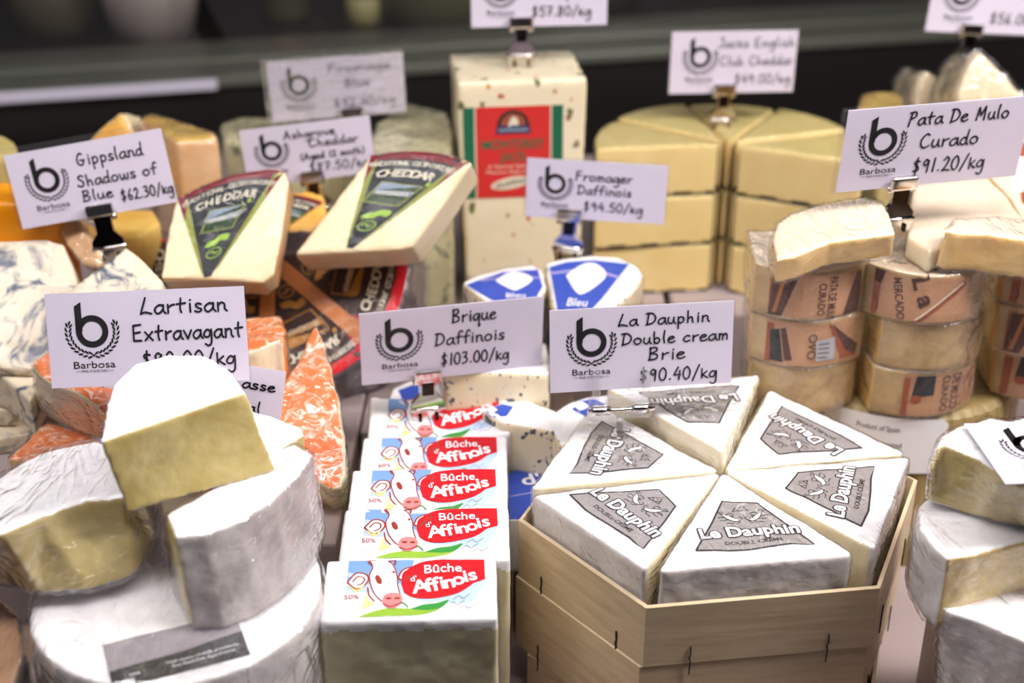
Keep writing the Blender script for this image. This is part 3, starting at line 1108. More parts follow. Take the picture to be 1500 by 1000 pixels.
def hex_box(c, z0, z1, r, a0, label):
    e = empty('wooden_box', (c[0], c[1], z0))
    h, th = z1 - z0, .0024
    for i in range(6):
        p, q = hexagon((0, 0), r, 0, a0)[i], hexagon((0, 0), r, 0, a0)[(i + 1) % 6]
        p2, q2 = hexagon((0, 0), r - th, 0, a0)[i], hexagon((0, 0), r - th, 0, a0)[(i + 1) % 6]
        bm = bmesh.new()
        lo = [bm.verts.new(v) for v in (p, q, q2, p2)]
        hi = [bm.verts.new(v + Vector((0, 0, h + (.0006 if k > 1 else 0)))) for k, v in enumerate((p, q, q2, p2))]
        bm.faces.new(lo[::-1])
        bm.faces.new(hi)
        for k in range(4):
            bm.faces.new((lo[k], lo[(k + 1) % 4], hi[(k + 1) % 4], hi[k]))
        w = from_bm('side_board', bm, birch_side, e)
        # wire stitches that hold this board to the base strip
        d, out = (q - p).normalized(), ((p + q) / 2).normalized()
        for t in (.2, .8):
            m = p.lerp(q, t) + out * .0006
            bm = bmesh.new()
            pts = [(0, .1), (.0003, .8), (-.0004, 1.0), (.0004, 1.12), (.0001, 1.6)]
            pts = [m + d * a + Vector((0, 0, -.009 + b * .013)) for a, b in pts]
            for a, b in zip(pts, pts[1:]):
                bm_tube(bm, a, b, .00045, 0, 6)
            from_bm('wire_staple', bm, staple, w)
    bm = bmesh.new()
    v = [bm.verts.new(p + Vector((0, 0, .0015))) for p in hexagon((0, 0), r - th, 0, a0)]
    w = [bm.verts.new(p + Vector((0, 0, .0040))) for p in hexagon((0, 0), r - th, 0, a0)]
    bm.faces.new(v[::-1])
    bm.faces.new(w)
    for k in range(6):
        bm.faces.new((v[k], v[(k + 1) % 6], w[(k + 1) % 6], w[k]))
    from_bm('base_board', bm, birch, e)
    return tag(e, label, 'wooden box', 'hexagonal wooden boxes in one stack')


BC = (.126, .7085)
hex_box(BC, .0975, .1375, .120, 0, 'topmost pale wooden hexagonal box, filled with six white wedges')
hex_box((BC[0] - .002, BC[1]), .0465, .0970, .1195, 0, 'middle pale wooden hexagonal box, directly under the filled one')
hex_box((BC[0] + .001, BC[1] + .002), FLOOR_Z, .0460, .1185, 6, 'lowest pale wooden hexagonal box, turned so a corner sticks out')


def dauphin_art():
    a = Art()
    a.T = lambda x, y: (x * .90, y * .90)
    t = [(-.037, .001), (-.018, -.0015), (.004, -.0005), (.022, .001), (.036, 0), (.0235, .026), (.0130, .047), (-.0085, .052), (-.0200, .030)]
    a.poly(t, label_grey, 1)
    a.outline(t, .0013, label_dark, 2)
    for k in range(8):
        a.text('Le Dauphin', .0010 * math.cos(k * .785), .0126 + .0010 * math.sin(k * .785), .0105, label_dark, 3, .0615, .03)
    a.text('Le Dauphin', 0, .0126, .0105, label_white, 4, .0615, .030)
    a.text('DOUBLE-CRÈME', 0, .0045, .0034, label_dark, 3, .036, .015)
    for s in (-1, 1):
        body = [(s * .0132, .0372), (s * .0108, .0322), (s * .0078, .0292), (s * .0046, .0282), (s * .0020, .0296), (s * .0036, .0306), (s * .0062, .0320), (s * .0090, .0350)]
        a.blob(body, label_white, 3)
        a.stroke(body + [body[0]], .0005, label_dark, 4)
        for st in ([(.0132, .0372), (.0150, .0388), (.0128, .0392), (.0112, .0384)], [(.0098, .0310), (.0128, .0298), (.0148, .0306)], [(.0062, .0284), (.0080, .0264), (.0108, .0266), (.0120, .0256)],
                   [(.0030, .0284), (.0040, .0262), (.0058, .0258)], [(.0066, .0326), (.0060, .0350), (.0078, .0340)], [(.0014, .0300), (.0010, .0322), (.0028, .0330)], [(.0120, .0330), (.0150, .0336), (.0160, .0326)],
                   [(.0052, .0362), (.0078, .0376), (.0098, .0368)]):
            a.stroke([(s * x, y) for x, y in st], .0005, label_dark, 4)
        a.ellipse(s * .0036, .0294, .0004, .0004, label_dark, 5)
        a.stroke([(s * .0008, .0395), (s * .0030, .0425), (s * .0050, .0395)], .0005, label_dark, 4)
    a.stroke([(-.0045, .0395), (.0055, .0400)], .0004, label_dark, 4)
    a.stroke([(-.0035, .0422), (-.0012, .0450), (.0002, .0424), (.0018, .0452), (.0040, .0424)], .0005, label_dark, 4, False)
    return a


WC = Vector((.1250, .7075, .1030))
WH = [v for v in hexagon((0, 0), .1135, 0)]


def make_wedge(i, h):
    """wedge between two corners of the plan, tip at the middle; sides a hair apart"""
    p, q = WH[i], WH[(i + 1) % 6]
    out = (p + q).normalized()
    lat = Vector((-out.y, out.x, 0))
    g = lat * .0016
    cq = .095 if i == 4 else .035
    gq = lat * (.0075 if i == 4 else .0018)
    P = [out * .003 - lat * .0012, p.lerp(out * .05, .045) + g + lat * .0008, p.lerp(q, .035) + g, q.lerp(p, cq) - g, q.lerp(out * .05, .06) - gq, out * .003 + lat * .0012]
    T = [v + Vector((0, 0, h)) for v in P]
    w = lump('cheese_wedge', T, P, [white_rind, rind_dull, cut_cream, rind_dull],
             lambda k: 3 if k in (1, 2, 3) else 2, voxel=.0013, smooth=10, amp=.0011, size=.022, origin=(0, 0, 0))
    mid = (p + q) / 2
    o = out * (mid.dot(out) - .0135)
    dauphin_art().build('label', (o + Vector((0, 0, h)), lat, -out, (0, 0, 1)), w, w, local=True, off=.0002, step=.0001, cut=.006)
    wrap(w, FILM, .0011, ripple=.0002)
    return w


for i, (h, up, outw, tx, ty, lab) in enumerate([
        (.0550, .0, .0, 0, .6, 'boxed white wedge at the back right of the ring, label upside down'),
        (.0560, .0110, -.001, -1.5, 0, 'boxed white wedge at the back of the ring, raised above the other five'),
        (.0550, .0, .0, 0, -.4, 'boxed white wedge at the far left of the ring, label on its side'),
        (.0545, .0, .0, 0, 0, 'boxed white wedge at the front left corner of the wooden box'),
        (.0550, .0, .0, 0, 0, 'boxed white wedge nearest the viewer, label reading upright'),
        (.0555, .0, .0, 0, 0, 'boxed white wedge at the front right, beside the yellow cut corner')]):
    o = make_wedge(i, h)
    d = ((WH[i] + WH[(i + 1) % 6]) / 2).normalized()
    o.location = WC + d * outw + Vector((0, 0, up))
    o.rotation_euler = (R(tx), R(ty), 0)
    tag(o, lab, 'cheese wedge', 'white wedges in the wooden box')


# ------------------------------------------------------------------ cow labelled bricks
def cow_art(Wd, H, pct):
    """printed strip: sky, cow's head, hill and the red banner; Wd x H, origin at the lower left"""
    a = Art()
    X = lambda x: x * Wd
    P = lambda l: [(x * Wd, y * H) for x, y in l]
    a.poly(P([(0, 0), (1, 0), (1, 1), (0, 1)]), label_white, 0)
    a.poly(P([(0, 1), (0, .60), (.10, .55), (.30, .62), (.44, .5), (.48, 1)]), sky_blue, 1)
    a.poly(P([(0, .78), (0, .45), (.22, .40), (.40, .42), (.55, .25), (.9, .2), (1, .55), (1, .72), (.6, .5), (.3, .6)]), pale_blue, 1)
    a.poly(P(smooth_line([(.10, .0), (.20, .09), (.32, .14), (.48, .13), (.60, .16), (.72, .24), (.66, .10), (.55, .03), (.42, .01)])), lime, 2)
    a.poly(P(smooth_line([(.46, .12), (.55, .19), (.66, .22), (.74, .27), (.68, .13), (.58, .10)])), green, 3)
    # cow: ears, horns, head, muzzle
    cow = [(.155, .97), (.18, .86), (.16, .70), (.19, .46), (.24, .30), (.30, .22), (.36, .22), (.40, .32), (.37, .52), (.36, .70), (.33, .88), (.29, .96), (.22, .99)]
    a.poly(P(smooth_line(cow + [cow[0]])), label_white, 4)
    for pts in ([(.005, .60), (.06, .75), (.13, .74), (.155, .64), (.12, .52), (.07, .48)], [(.37, .66), (.40, .80), (.47, .86), (.50, .80), (.46, .68), (.41, .62)]):
        a.poly(P(smooth_line(pts + [pts[0]])), label_white, 4)
        a.stroke(P(pts + [pts[0]]), .0010, sepia, 5)
        cx, cy = sum(p[0] for p in pts) / len(pts), sum(p[1] for p in pts) / len(pts)
        a.stroke(P([(cx + (p[0] - cx) * .55, cy + (p[1] - cy) * .55) for p in pts]), .0009, sepia, 5)
    a.poly(P(smooth_line([(.01, .56), (.08, .50), (.13, .56), (.10, .44), (.06, .44)])), butter, 5)
    a.stroke(P([(.17, .90), (.145, .97), (.20, .99)]), .0010, sepia, 5)
    a.stroke(P([(.30, .96), (.34, 1.0), (.34, .90)]), .0010, sepia, 5)
    a.stroke(P([(.155, .50), (.17, .36), (.21, .26)]), .0008, sepia, 5)
    a.poly(P([(.155, .42), (.165, .28), (.215, .22), (.12, .12)]), butter, 4)
    a.blob(P([(.27, .34), (.31, .40), (.38, .39), (.41, .28), (.37, .15), (.31, .14), (.27, .22)]), pink, 6)
    for x in (.31, .37):
        a.ellipse(X(x), .30 * H, .0016, .0009, sepia, 7)
    a.stroke(P([(.28, .20), (.33, .16), (.40, .22)]), .0009, sepia, 7)
    a.stroke(P([(.40, .24), (.43, .20), (.45, .14)]), .0007, green, 7)
    a.blob(P([(.20, .68), (.22, .72), (.25, .64), (.25, .56), (.22, .58)]), sepia, 6)
    a.stroke(P([(.21, .66), (.24, .60)]), .0010, sepia, 7)
    a.ellipse(X(.335), .76 * H, .0007, .0010, sepia, 7)
    a.stroke(P(cow[:3] + cow[3:6]), .0007, sepia, 5)
    a.stroke(P(cow[7:12]), .0007, sepia, 5)
    # red banner
    ban = [(.395, .55), (.40, .72), (.46, .86), (.55, .95), (.68, .985), (.995, .99), (1.0, .62), (.92, .56), (.84, .42), (.74, .34), (.60, .29), (.48, .32), (.42, .40)]
    a.poly(P(smooth_line(ban[:5])) + P(ban[5:7]) + P(smooth_line(ban[7:])), red, 5)
    a.text('Bûche', X(.695), .745 * H, .155 * H, label_white, 7, .27 * Wd, .012, R(3))
    a.text("d'", X(.485), .60 * H, .10 * H, label_white, 7, .045 * Wd, .006, R(10))
    for i, ch in enumerate('Affinois'):
        xs = [.545, .605, .655, .700, .750, .815, .868, .918][i]
        ys = [.405, .420, .435, .465, .475, .525, .575, .605][i]
        a.text(ch, X(xs), ys * H, (.235 if ch in 'Aff' else .22) * H, label_white, 7, None, .022, R(12))
    for x, y, t in ((.84, .27, .2), (.80, .16, .25), (.88, .10, .22)):
        a.stroke(P([(x - .07, y), (x - .03, y + .07), (x, y + .02), (x + .05, y + .10)]), .0004, slate, 6)
    a.text(pct, X(.045), .30 * H, .085 * H, sepia, 6)
    for y in (.20, .15, .10):
        a.stroke(P([(.005, y), (.095, y)]), .00025, lilac, 6, False)
    return a


def brick(cx, cy, ztop, w, dep, h, tilt, yaw, pct, label, bow=0.0, wide=None):
    """a tall brick: TILT leans its top towards the viewer"""
    M = Matrix.Rotation(R(yaw), 3, 'Z') @ Matrix.Rotation(R(tilt), 3, 'X')
    c = Vector((cx, cy, ztop))
    T, B = [], []
    nx = 5
    for k in range(nx):
        x = -w / 2 + w * k / (nx - 1)
        T.append(c + M @ Vector((x, -dep / 2 - bow * math.cos(math.pi * x / w) * .3, bow * (2 * x / w) ** 2 * (1 if x > 0 else .35))))
    for k in range(nx):
        x = w / 2 - w * k / (nx - 1)
        T.append(c + M @ Vector((x, dep / 2, bow * (2 * x / w) ** 2 * (1 if x > 0 else .35))))
    B = [Vector((p.x, c.y + (p.y - c.y) * .92, ztop - h)) for p in T]
    o = lump('cheese_brick', T, B, [white_rind, cut_cream, brick_side, brick_side], lambda i: 2 if i < nx - 1 else 3, voxel=.0015, smooth=7, amp=.0006, size=.018,
             skin=lambda q, k: 0 if q[2] > h - .0075 - .0012 * math.sin(q[0] * 420) - abs(q[1]) * .12 else k)
    u, v, n = M @ Vector((1, 0, 0)), M @ Vector((0, 1, 0)), M @ Vector((0, 0, 1))
    lw, lh = w * .80, dep * .93
    org = c - u * lw * .46 - v * lh * .49 + n * .012
    cow_art(lw, lh, pct).build('label', (org, u, v, n), o, o, off=.0002, step=.00008, cut=.006)
    tag(o, label, 'cheese brick', 'cow labelled cheese bricks in a row')
    wrap(o, FILM_TIGHT, .0013, ripple=.0004)
    return o


bricks = [(-.0545, .608, .147, .093, .046, .094, 8, 1.5, '50%', 'cow labelled brick nearest the viewer, its tall cream front fully showing', .000),
          (-.0490, .6560, .1490, .095, .045, .096, 7, 1, '50%', 'second cow labelled brick from the front of the row', .0),
          (-.0500, .7030, .1450, .094, .046, .098, 9, 1, '50%', 'middle cow labelled brick in the row of five', .0),
          (-.0490, .7500, .1400, .092, .046, .100, 8, 1, '60%', 'fourth cow labelled brick, just before the one under the chrome clip', .0),
          (-.0480, .7980, .1390, .092, .046, .090, 12, 2, '30%', 'rearmost cow labelled brick, its end curling up under the chrome clip', .010)]
for b_ in bricks:
    brick(*b_)


# ------------------------------------------------------------------ white rinded wedges in the near corner
def group_tag(o, label, group, cat='cheese wedge'):
    return tag(o, label, cat, group)


NEAR = 'white rinded wedges piled on a wheel'
o = cut('cheese_wedge', [(147, 648), (158, 590), (166, 563), (200, 532), (245, 519), (300, 522), (335, 540), (360, 575)], .250, .045,
        [white_rind, rind_dull, rind_dull, cut_yellow], lambda i: 3 if i == 7 else 2,
        bot=[(185, 752), (172, 690), (170, 650), (205, 620), (260, 606), (330, 612), (372, 640), (405, 690)], voxel=.0014, smooth=6, amp=.0012, size=.02)
group_tag(o, 'white rinded wedge on top of the pile, below the large price card', NEAR)
o = cut('cheese_wedge', [(-60, 800), (0, 783), (60, 757), (125, 734), (180, 728), (212, 742), (225, 715), (205, 665), (140, 645), (60, 662), (-10, 705), (-60, 740)], .2045, .042,
        [white_rind, rind_dull, rind_dull, cut_yellow], lambda i: 3 if i in (0, 1, 2, 3, 4, 5) else 2, bot=[(-60, 850), (0, 850), (60, 868), (130, 864), (195, 842), (228, 800), (236, 760), (225, 720), (160, 700), (60, 710), (-10, 745), (-60, 780)],
        voxel=.0014, smooth=7, amp=.0012, size=.02)
group_tag(o, 'film wrapped wedge at the frame edge, its yellow cut side facing forward', NEAR)
wrap(o, FILM_LOOSE, .0018, ripple=.0008)
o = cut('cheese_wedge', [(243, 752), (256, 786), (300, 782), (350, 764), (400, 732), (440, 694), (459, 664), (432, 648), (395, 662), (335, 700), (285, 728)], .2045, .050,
        [white_rind, rind_shaded, rind_shaded, cut_yellow], lambda i: 3 if i in (0, 10) else 2,
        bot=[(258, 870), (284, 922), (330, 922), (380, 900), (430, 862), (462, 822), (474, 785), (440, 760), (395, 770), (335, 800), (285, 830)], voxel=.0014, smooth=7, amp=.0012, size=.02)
group_tag(o, 'film wrapped wedge with white rind side darkened as shade beside the cow labelled bricks', NEAR)
wrap(o, FILM, .0015, ripple=.0005)
o = cut('cheese_wedge', [(330, 590), (395, 606), (438, 624), (446, 636), (402, 664), (340, 668), (300, 630)], .2040, .044, [white_rind, rind_dull, rind_dull, cut_yellow], lambda i: 3 if i in (3, 2) else 2,
        voxel=.0016, smooth=6, amp=.0008)
group_tag(o, 'small white rinded wedge tucked behind the topmost wedge', NEAR)


def wheel(name, c, r, z0, z1, mats, seg=40, **kw):
    T = [Vector((c[0] + r * math.cos(2 * math.pi * k / seg), c[1] + r * math.sin(2 * math.pi * k / seg), z1)) for k in range(seg)]
    return lump(name, T, [Vector((p.x, p.y, z0)) for p in T], mats, **kw)


o = wheel('round_cheese', (-.176, .598), .0755, .054, .1525, [white_rind, rind_dull, rind_dull], voxel=.002, smooth=8, amp=.0016, size=.025)
tag(o, 'white rinded wheel under the pile of wedges, dark banded label on it', 'cheese wheel')
a = Art()
a.poly([(0, 0), (.0665, 0), (.0665, .036), (0, .036)], plain('smoked_grey_label', (150, 142, 148), .4), 0)
a.poly([(0, 0), (.0665, 0), (.0665, .018), (.04, .0165), (0, .0130)], plain('band_black', (34, 32, 32), .4), 1)
a.text('Fresh cheese carefully provided by', .045, .0085, .0022, label_white, 2, .036)
a.text('Fine Food Deli, Park Prahran', .045, .0048, .0022, label_white, 2, .031)
a.ring(.0115, .0065, .0044, .0049, grey_ink, 2, 24)
a.text('FINE', .0115, .0056, .0020, label_white, 2)
p0, p1 = on_z(166, 1012, .152), on_z(362, 962, .152)
u = (p1 - p0).normalized()
a.build('label', (p0 + Vector((0, 0, .004)), u, Vector((-u.y, u.x, 0)), (0, 0, 1)), o, o, off=.0005, step=.0002, cut=.006)
wrap(o, FILM_LOOSE, .0020, ripple=.0010)
# gathered film hanging loose round its rim
bm = bmesh.new()
nu, nv = 150, 14
rnd = random.Random(4)
ph = [rnd.random() * 6.3 for _ in range(6)]
grid = []
for j in range(nv + 1):
    t = j / nv
    row = []
    for k in range(nu + 1):
        th = R(186 + 152 * k / nu)
        f = .0028 * math.sin(11 * th + ph[0] + 2 * t) + .0018 * math.sin(23 * th + ph[1] - 3 * t) + .0012 * math.sin(41 * th + ph[2] + 5 * t)
        r_ = .0785 + .0045 * math.sin(math.pi * t) + f * (.3 + t) + .004 * t
        row.append(bm.verts.new((r_ * math.cos(th), r_ * math.sin(th), .0985 + .012 * math.sin(5 * th + ph[3]) * (1 - t) - .052 * t + .004 * math.sin(9 * th + ph[4]))))
    grid.append(row)
for j in range(nv):
    for k in range(nu):
        bm.faces.new((grid[j][k], grid[j + 1][k], grid[j + 1][k + 1], grid[j][k + 1])).smooth = True
sk = from_bm('loose_film', bm, FILM_SKIRT, o)

o = cut('cheese_wedge', [(-60, 860), (-10, 868), (28, 905), (34, 960), (10, 1040), (-60, 1060)], .145, .11, [paste('brown_rind', (120, 84, 54), (176, 132, 92), 30, .5, .4, 0), black_wax, paste('olive_rind', (74, 66, 40), (120, 96, 60), 30, .5, .4, 0)], voxel=.002)
group_tag(o, 'dark brown rinded cheese in the lower corner of the frame', None)
wrap(o, FILM_LOOSE, .0015)

# ------------------------------------------------------------------ orange washed rind wedges
ORANGE = 'orange washed rind wedges'
n = (0.02, -.50, .86)
o = cut('cheese_wedge', [(462, 474), (474, 505), (486, 545), (496, 590), (503, 640), (504, 690), (498, 712), (484, 716), (455, 700), (420, 680), (380, 640), (385, 600), (411, 565), (436, 530)], (at(455, 600, .875), n), .036,
        [orange_rind, pata_face, orange_edge, cut_cream], lambda i: 3 if i < 8 else 2, voxel=.0016, smooth=5, amp=.0018, size=.014)
group_tag(o, 'tall pointed orange rinded wedge beside the cow labelled bricks', ORANGE)
wrap(o, FILM, .0012)
o = cut('cheese_wedge', [(320, 476), (365, 466), (412, 461), (418, 480), (417, 500), (402, 500), (375, 512), (320, 520)], .205, .085, [orange_rind, pata_face, orange_edge, cut_cream], lambda i: 3 if i in (4, 5, 6) else 2, voxel=.0018, smooth=5, amp=.0015, size=.014)
group_tag(o, 'small orange rinded wedge behind the pointed one, cream end forward', ORANGE)
wrap(o, FILM, .0012)
o = cut('cheese_wedge', [(47, 531), (56, 548), (78, 562), (112, 573), (138, 590), (152, 606), (190, 580), (165, 545), (110, 522), (70, 515)], .202, .041, [orange_rind, pata_face, cut_cream, orange_edge], lambda i: 2 if i < 5 else 3,
        bot=[(52, 592), (64, 604), (86, 617), (116, 632), (140, 640), (156, 642), (190, 640), (165, 605), (110, 582), (70, 575)], voxel=.0016, smooth=5, amp=.001, size=.014)
group_tag(o, 'orange edged wedge, pale cut side forward, below the large price card', ORANGE)
wrap(o, FILM, .0012)
o = cut('cheese_wedge', [(10, 671), (40, 645), (68, 617), (128, 634), (165, 655), (150, 690), (108, 668), (75, 665), (40, 674)], .160, .042, [orange_rind, pata_face, tan_wrap], voxel=.0016, smooth=5, amp=.001, size=.014)
group_tag(o, 'flat orange rinded wedge pointing left, below the orange edged wedge', ORANGE)
wrap(o, FILM, .0012)
o = cut('cheese_wedge', [(170, 575), (240, 560), (330, 560), (400, 600), (400, 700), (300, 720), (190, 680)], .158, .039, [orange_rind, pata_face, cut_cream], voxel=.002, smooth=5, amp=.001)
group_tag(o, 'orange rinded wedge lying under the white card, almost hidden by the pile', ORANGE)

# ------------------------------------------------------------------ blue veined wedges at the frame edge
BLUE = 'blue veined wedges stacked at the frame edge'
o = cut('cheese_wedge', [(-80, 352), (0, 351), (66, 351), (92, 356), (108, 392), (118, 440), (122, 545), (40, 545), (-80, 530)], (at(40, 430, .925), Vector((.05, -.62, .78))), .05, [blue_vein, pata_face, blue_vein], voxel=.002, smooth=6, amp=.0015)
group_tag(o, 'thick blue veined wedge beneath the orange block', BLUE)
wrap(o, FILM_TIGHT, .0012)
o = cut('cheese_wedge', [(92, 432), (130, 402), (163, 378), (184, 362), (204, 376), (238, 412), (242, 470), (160, 480), (92, 470)], (at(170, 410, .895), (.0, -.62, .78)), .045, [blue_vein, pata_face, blue_vein], voxel=.002, smooth=4, amp=.001)
group_tag(o, 'blue veined wedge with the tilted price card clipped to its tip', BLUE)
o = cut('cheese_wedge', [(-70, 480), (10, 500), (40, 528), (60, 560), (44, 586), (0, 548), (-70, 530)], .1725, .026, [blue_vein, pata_face, blue_vein], voxel=.0018, smooth=4)
group_tag(o, 'upper thin blue veined wedge with its tip against the orange edged wedge', BLUE)
o = cut('cheese_wedge', [(-70, 548), (0, 552), (37, 590), (20, 600), (-70, 600)], .1455, .013, [blue_vein, pata_face, blue_vein], voxel=.0016, smooth=4)
group_tag(o, 'middle thin blue veined wedge of the fan at the frame edge', BLUE)
o = cut('cheese_wedge', [(-70, 590), (0, 600), (48, 604), (60, 616), (40, 636), (-70, 650)], .1315, .013, [blue_vein, pata_face, blue_vein], voxel=.0016, smooth=4)
group_tag(o, 'lowest blue veined wedge of the fan, dark rind at its tip', BLUE)

# ------------------------------------------------------------------ orange, tan and golden pieces behind
o = cut('cheese_block', [(-110, 262), (-10, 263), (20, 266), (70, 275), (108, 288), (60, 297), (-110, 295)], .262, .143, [orange_block, orange_block, orange_block], voxel=.003, smooth=3, amp=.0004)
tag(o, 'bright orange block of cheese behind the blue veined wedges', 'cheese block')
o = cut('cheese_wedge', [(84, 312), (112, 322), (150, 372), (142, 392), (120, 388), (88, 345)], (at(118, 350, .945), (-.3, -.7, .6)), .03, [tan_wrap, tan_wrap, tan_wrap], voxel=.002, smooth=4)
tag(o, 'pinkish tan wrapped piece below the tilted price card', 'cheese wedge')
wrap(o, FILM_LOOSE, .0012)
o = cut('cheese_wedge', [(140, 312), (190, 305), (225, 306), (236, 325), (205, 345), (150, 345)], .222, .103, [gold_rind, gold_rind, gold_rind], voxel=.003, smooth=4)
tag(o, 'golden hard cheese piece below and behind the tilted price card', 'cheese wedge')
o = cut('cheese_wedge', [(112, 232), (130, 204), (150, 184), (166, 172), (176, 163), (186, 176), (200, 206), (222, 262), (222, 300), (112, 300)], (at(165, 220, 1.06), (-.1, -.9, .35)), .04, [amber, gold_rind, cheddar_pale], voxel=.003, smooth=3, amp=.001)
tag(o, 'amber wedge whose pointed tip shows above the tilted price card', 'cheese wedge')
o = cut('cheese_wedge', [(204, 172), (220, 162), (266, 176), (314, 190), (320, 200), (296, 204), (257, 207)], .276, .158, [gold_rind, tan_wrap, tan_wrap], voxel=.003, smooth=5, amp=.001)
tag(o, 'tan film wrapped wedge between the tilted price card and the veined wheel', 'cheese wedge')
wrap(o, FILM, .0015)
o = cut('cheese_wedge', [(-40, 200), (5, 195), (22, 206), (30, 226), (-40, 228)], .275, .158, [english_top, gold_rind, english_top], voxel=.003, smooth=5)
tag(o, 'greenish yellow piece at the frame edge behind the orange block', 'cheese wedge')
for px, lab in (([(322, 182), (350, 172), (440, 170), (520, 200), (470, 225), (380, 222), (326, 205)], 'blue green veined piece behind the price card reading $87.50/kg'),
                ([(540, 205), (552, 178), (590, 150), (630, 156), (655, 164), (662, 190), (660, 240), (600, 250), (545, 235)], 'blue green veined piece behind the black labelled wedge, touching the red labelled block')):
    o = cut('cheese_wedge', px, .243 if px[0][0] < 400 else .252, .127 if px[0][0] < 400 else .136, [blue_green, blue_green, blue_green], voxel=.003, smooth=5, amp=.001)
    tag(o, lab, 'cheese wedge', 'blue green veined pieces')
    wrap(o, FILM, .0015)


# ------------------------------------------------------------------ black labelled cheddar
def lerp2(a, b, t):
    return (a[0] + (b[0] - a[0]) * t, a[1] + (b[1] - a[1]) * t)


def cheddar_art(r, half, cols):
    """sector label, tip at the origin, opening towards +y"""
    dark, rim, edge, frame, deco, txt = cols
    a = Art()
    P = lambda ang, rad: (rad * math.sin(ang), rad * math.cos(ang))
    n = 10
    arc = lambda rad, h: [P(-h + 2 * h * k / n, rad) for k in range(n + 1)]
    t0 = [P(-half, r * .03), *arc(r, half), P(half, r * .03)]
    a.poly(t0, edge, 0)
    a.poly([P(-half * .80, r * .08), *arc(r * .99, half * .84), P(half * .80, r * .08)], dark, 1)
    a.poly(arc(r, half) + arc(r * .925, half)[::-1], rim, 2)
    for s in (-1, 1):
        a.poly([P(s * half, r * .99), P(s * half, r * .72), P(s * half * .86, r * .9)], rim, 2)
    a.arctext('TRADITIONAL CLOTH MATURED', 0, 0, r * .865, r * .042, txt, 3, 90, half * 1.62 / 24 / .042)
    a.arctext('CHEDDAR', 0, 0, r * .755, r * .070, txt, 3, 90, half * .95 / 6 / .070, .012)
    q = [(-.155 * r, .50 * r), (.105 * r, .48 * r), (.17 * r, .68 * r), (-.13 * r, .70 * r)]
    a.poly(q, frame, 2)
    c = (sum(p[0] for p in q) / 4, sum(p[1] for p in q) / 4)
    i_ = [lerp2(p, c, .08) for p in q]
    a.poly(i_, dark_green if dark is charcoal else brown, 3)
    a.poly([lerp2(i_[0], i_[3], .45), lerp2(i_[1], i_[2], .45), i_[2], i_[3]], slate if dark is charcoal else ochre, 4)
    a.poly([lerp2(i_[0], i_[3], .60), lerp2(i_[1], i_[2], .72), i_[2]], dark_green if dark is charcoal else brown, 5)
    a.text('ASHGROVE', 0, .575 * r, r * .04, txt, 6, r * .23)
    a.blob([(-.09 * r, .36 * r), (-.06 * r, .40 * r), (-.02 * r, .41 * r), (.02 * r, .44 * r), (.09 * r, .43 * r), (.08 * r, .38 * r), (.03 * r, .39 * r), (0, .36 * r), (-.05 * r, .35 * r)], deco, 3)
    a.ellipse(0, .285 * r, .06 * r, .05 * r, deco, 3)
    a.ellipse(0, .285 * r, .052 * r, .042 * r, dark, 4)
    a.stroke([(-.035 * r, .29 * r), (-.01 * r, .30 * r), (.01 * r, .275 * r), (.035 * r, .29 * r)], .01 * r, deco, 5)
    a.ellipse(.19 * r, .70 * r, .015 * r, .02 * r, deco, 3)
    return a


CHED = (charcoal, maroon, olive, olive, lime, ivory)
WHEELC = (brown, red, brown, ochre, ochre, ivory)


def put_sector(o, tip, left, right, plane, cols):
    """label with its tip at pixel TIP, rim corners at LEFT and RIGHT, on the plane"""
    n = Vector(plane[1]).normalized()
    t, l, r_ = (on_plane(*p, plane[0], n) for p in (tip, left, right))
    mid = ((l - t).normalized() + (r_ - t).normalized()).normalized()
    rad = ((l - t).length + (r_ - t).length) / 2
    half = (l - t).angle(r_ - t) / 2
    u = mid.cross(n)
    a = cheddar_art(rad, half, cols)
    u = (r_ - l) / (2 * rad * math.sin(half))
    v = ((r_ - t) + (l - t)) / (2 * rad * math.cos(half))
    return a.build('label', (t, u, v, n), o, o, off=.0003, step=.00015, cut=.010)


n1 = Vector((.06, -.75, .66)).normalized()
pl = (at(325, 335, .935), n1)
o = cut('cheese_wedge', [(258, 290), (300, 268), (350, 253), (400, 245), (418, 250), (424, 268), (412, 350), (402, 402), (385, 414), (310, 410), (235, 407), (245, 345)], pl, .030,
        [cheddar_pale, cut_gold, cheddar_pale, tan_wrap], lambda i: 3 if i in (4, 5, 6) else 2, voxel=.0018, smooth=3, amp=.0004)
put_sector(o, (301, 418), (260, 290), (417, 250), pl, CHED)
tag(o, 'cheddar wedge with black label, left one of the pair, near the tilted card', 'cheese wedge', 'black labelled cheddar wedges')
wrap(o, FILM_TIGHT, .0012)
n2 = Vector((-.12, -.74, .66)).normalized()
pl = (at(570, 300, .94), n2)
o = cut('cheese_wedge', [(430, 374), (487, 300), (543, 226), (600, 219), (650, 224), (692, 238), (650, 300), (604, 362), (585, 366), (510, 370)], pl, .034,
        [cheddar_pale, cut_gold, cheddar_pale, tan_wrap], lambda i: 2, voxel=.0018, smooth=3, amp=.0004)
put_sector(o, (503, 375), (544, 226), (688, 237), pl, CHED)
tag(o, 'cheddar wedge with black label, right one of the pair, against the red labelled block', 'cheese wedge', 'black labelled cheddar wedges')
wrap(o, FILM_TIGHT, .0012)
pl = (at(440, 320, 1.02), Vector((.1, -.6, .79)).normalized())
o = cut('cheese_wedge', [(392, 366), (410, 320), (424, 284), (450, 280), (474, 286), (482, 322), (452, 345), (420, 370)], pl, .05, [amber, cut_gold, amber], voxel=.0022, smooth=3)
put_sector(o, (392, 352), (424, 286), (474, 297), pl, (charcoal, maroon, maroon, olive, lime, ivory))
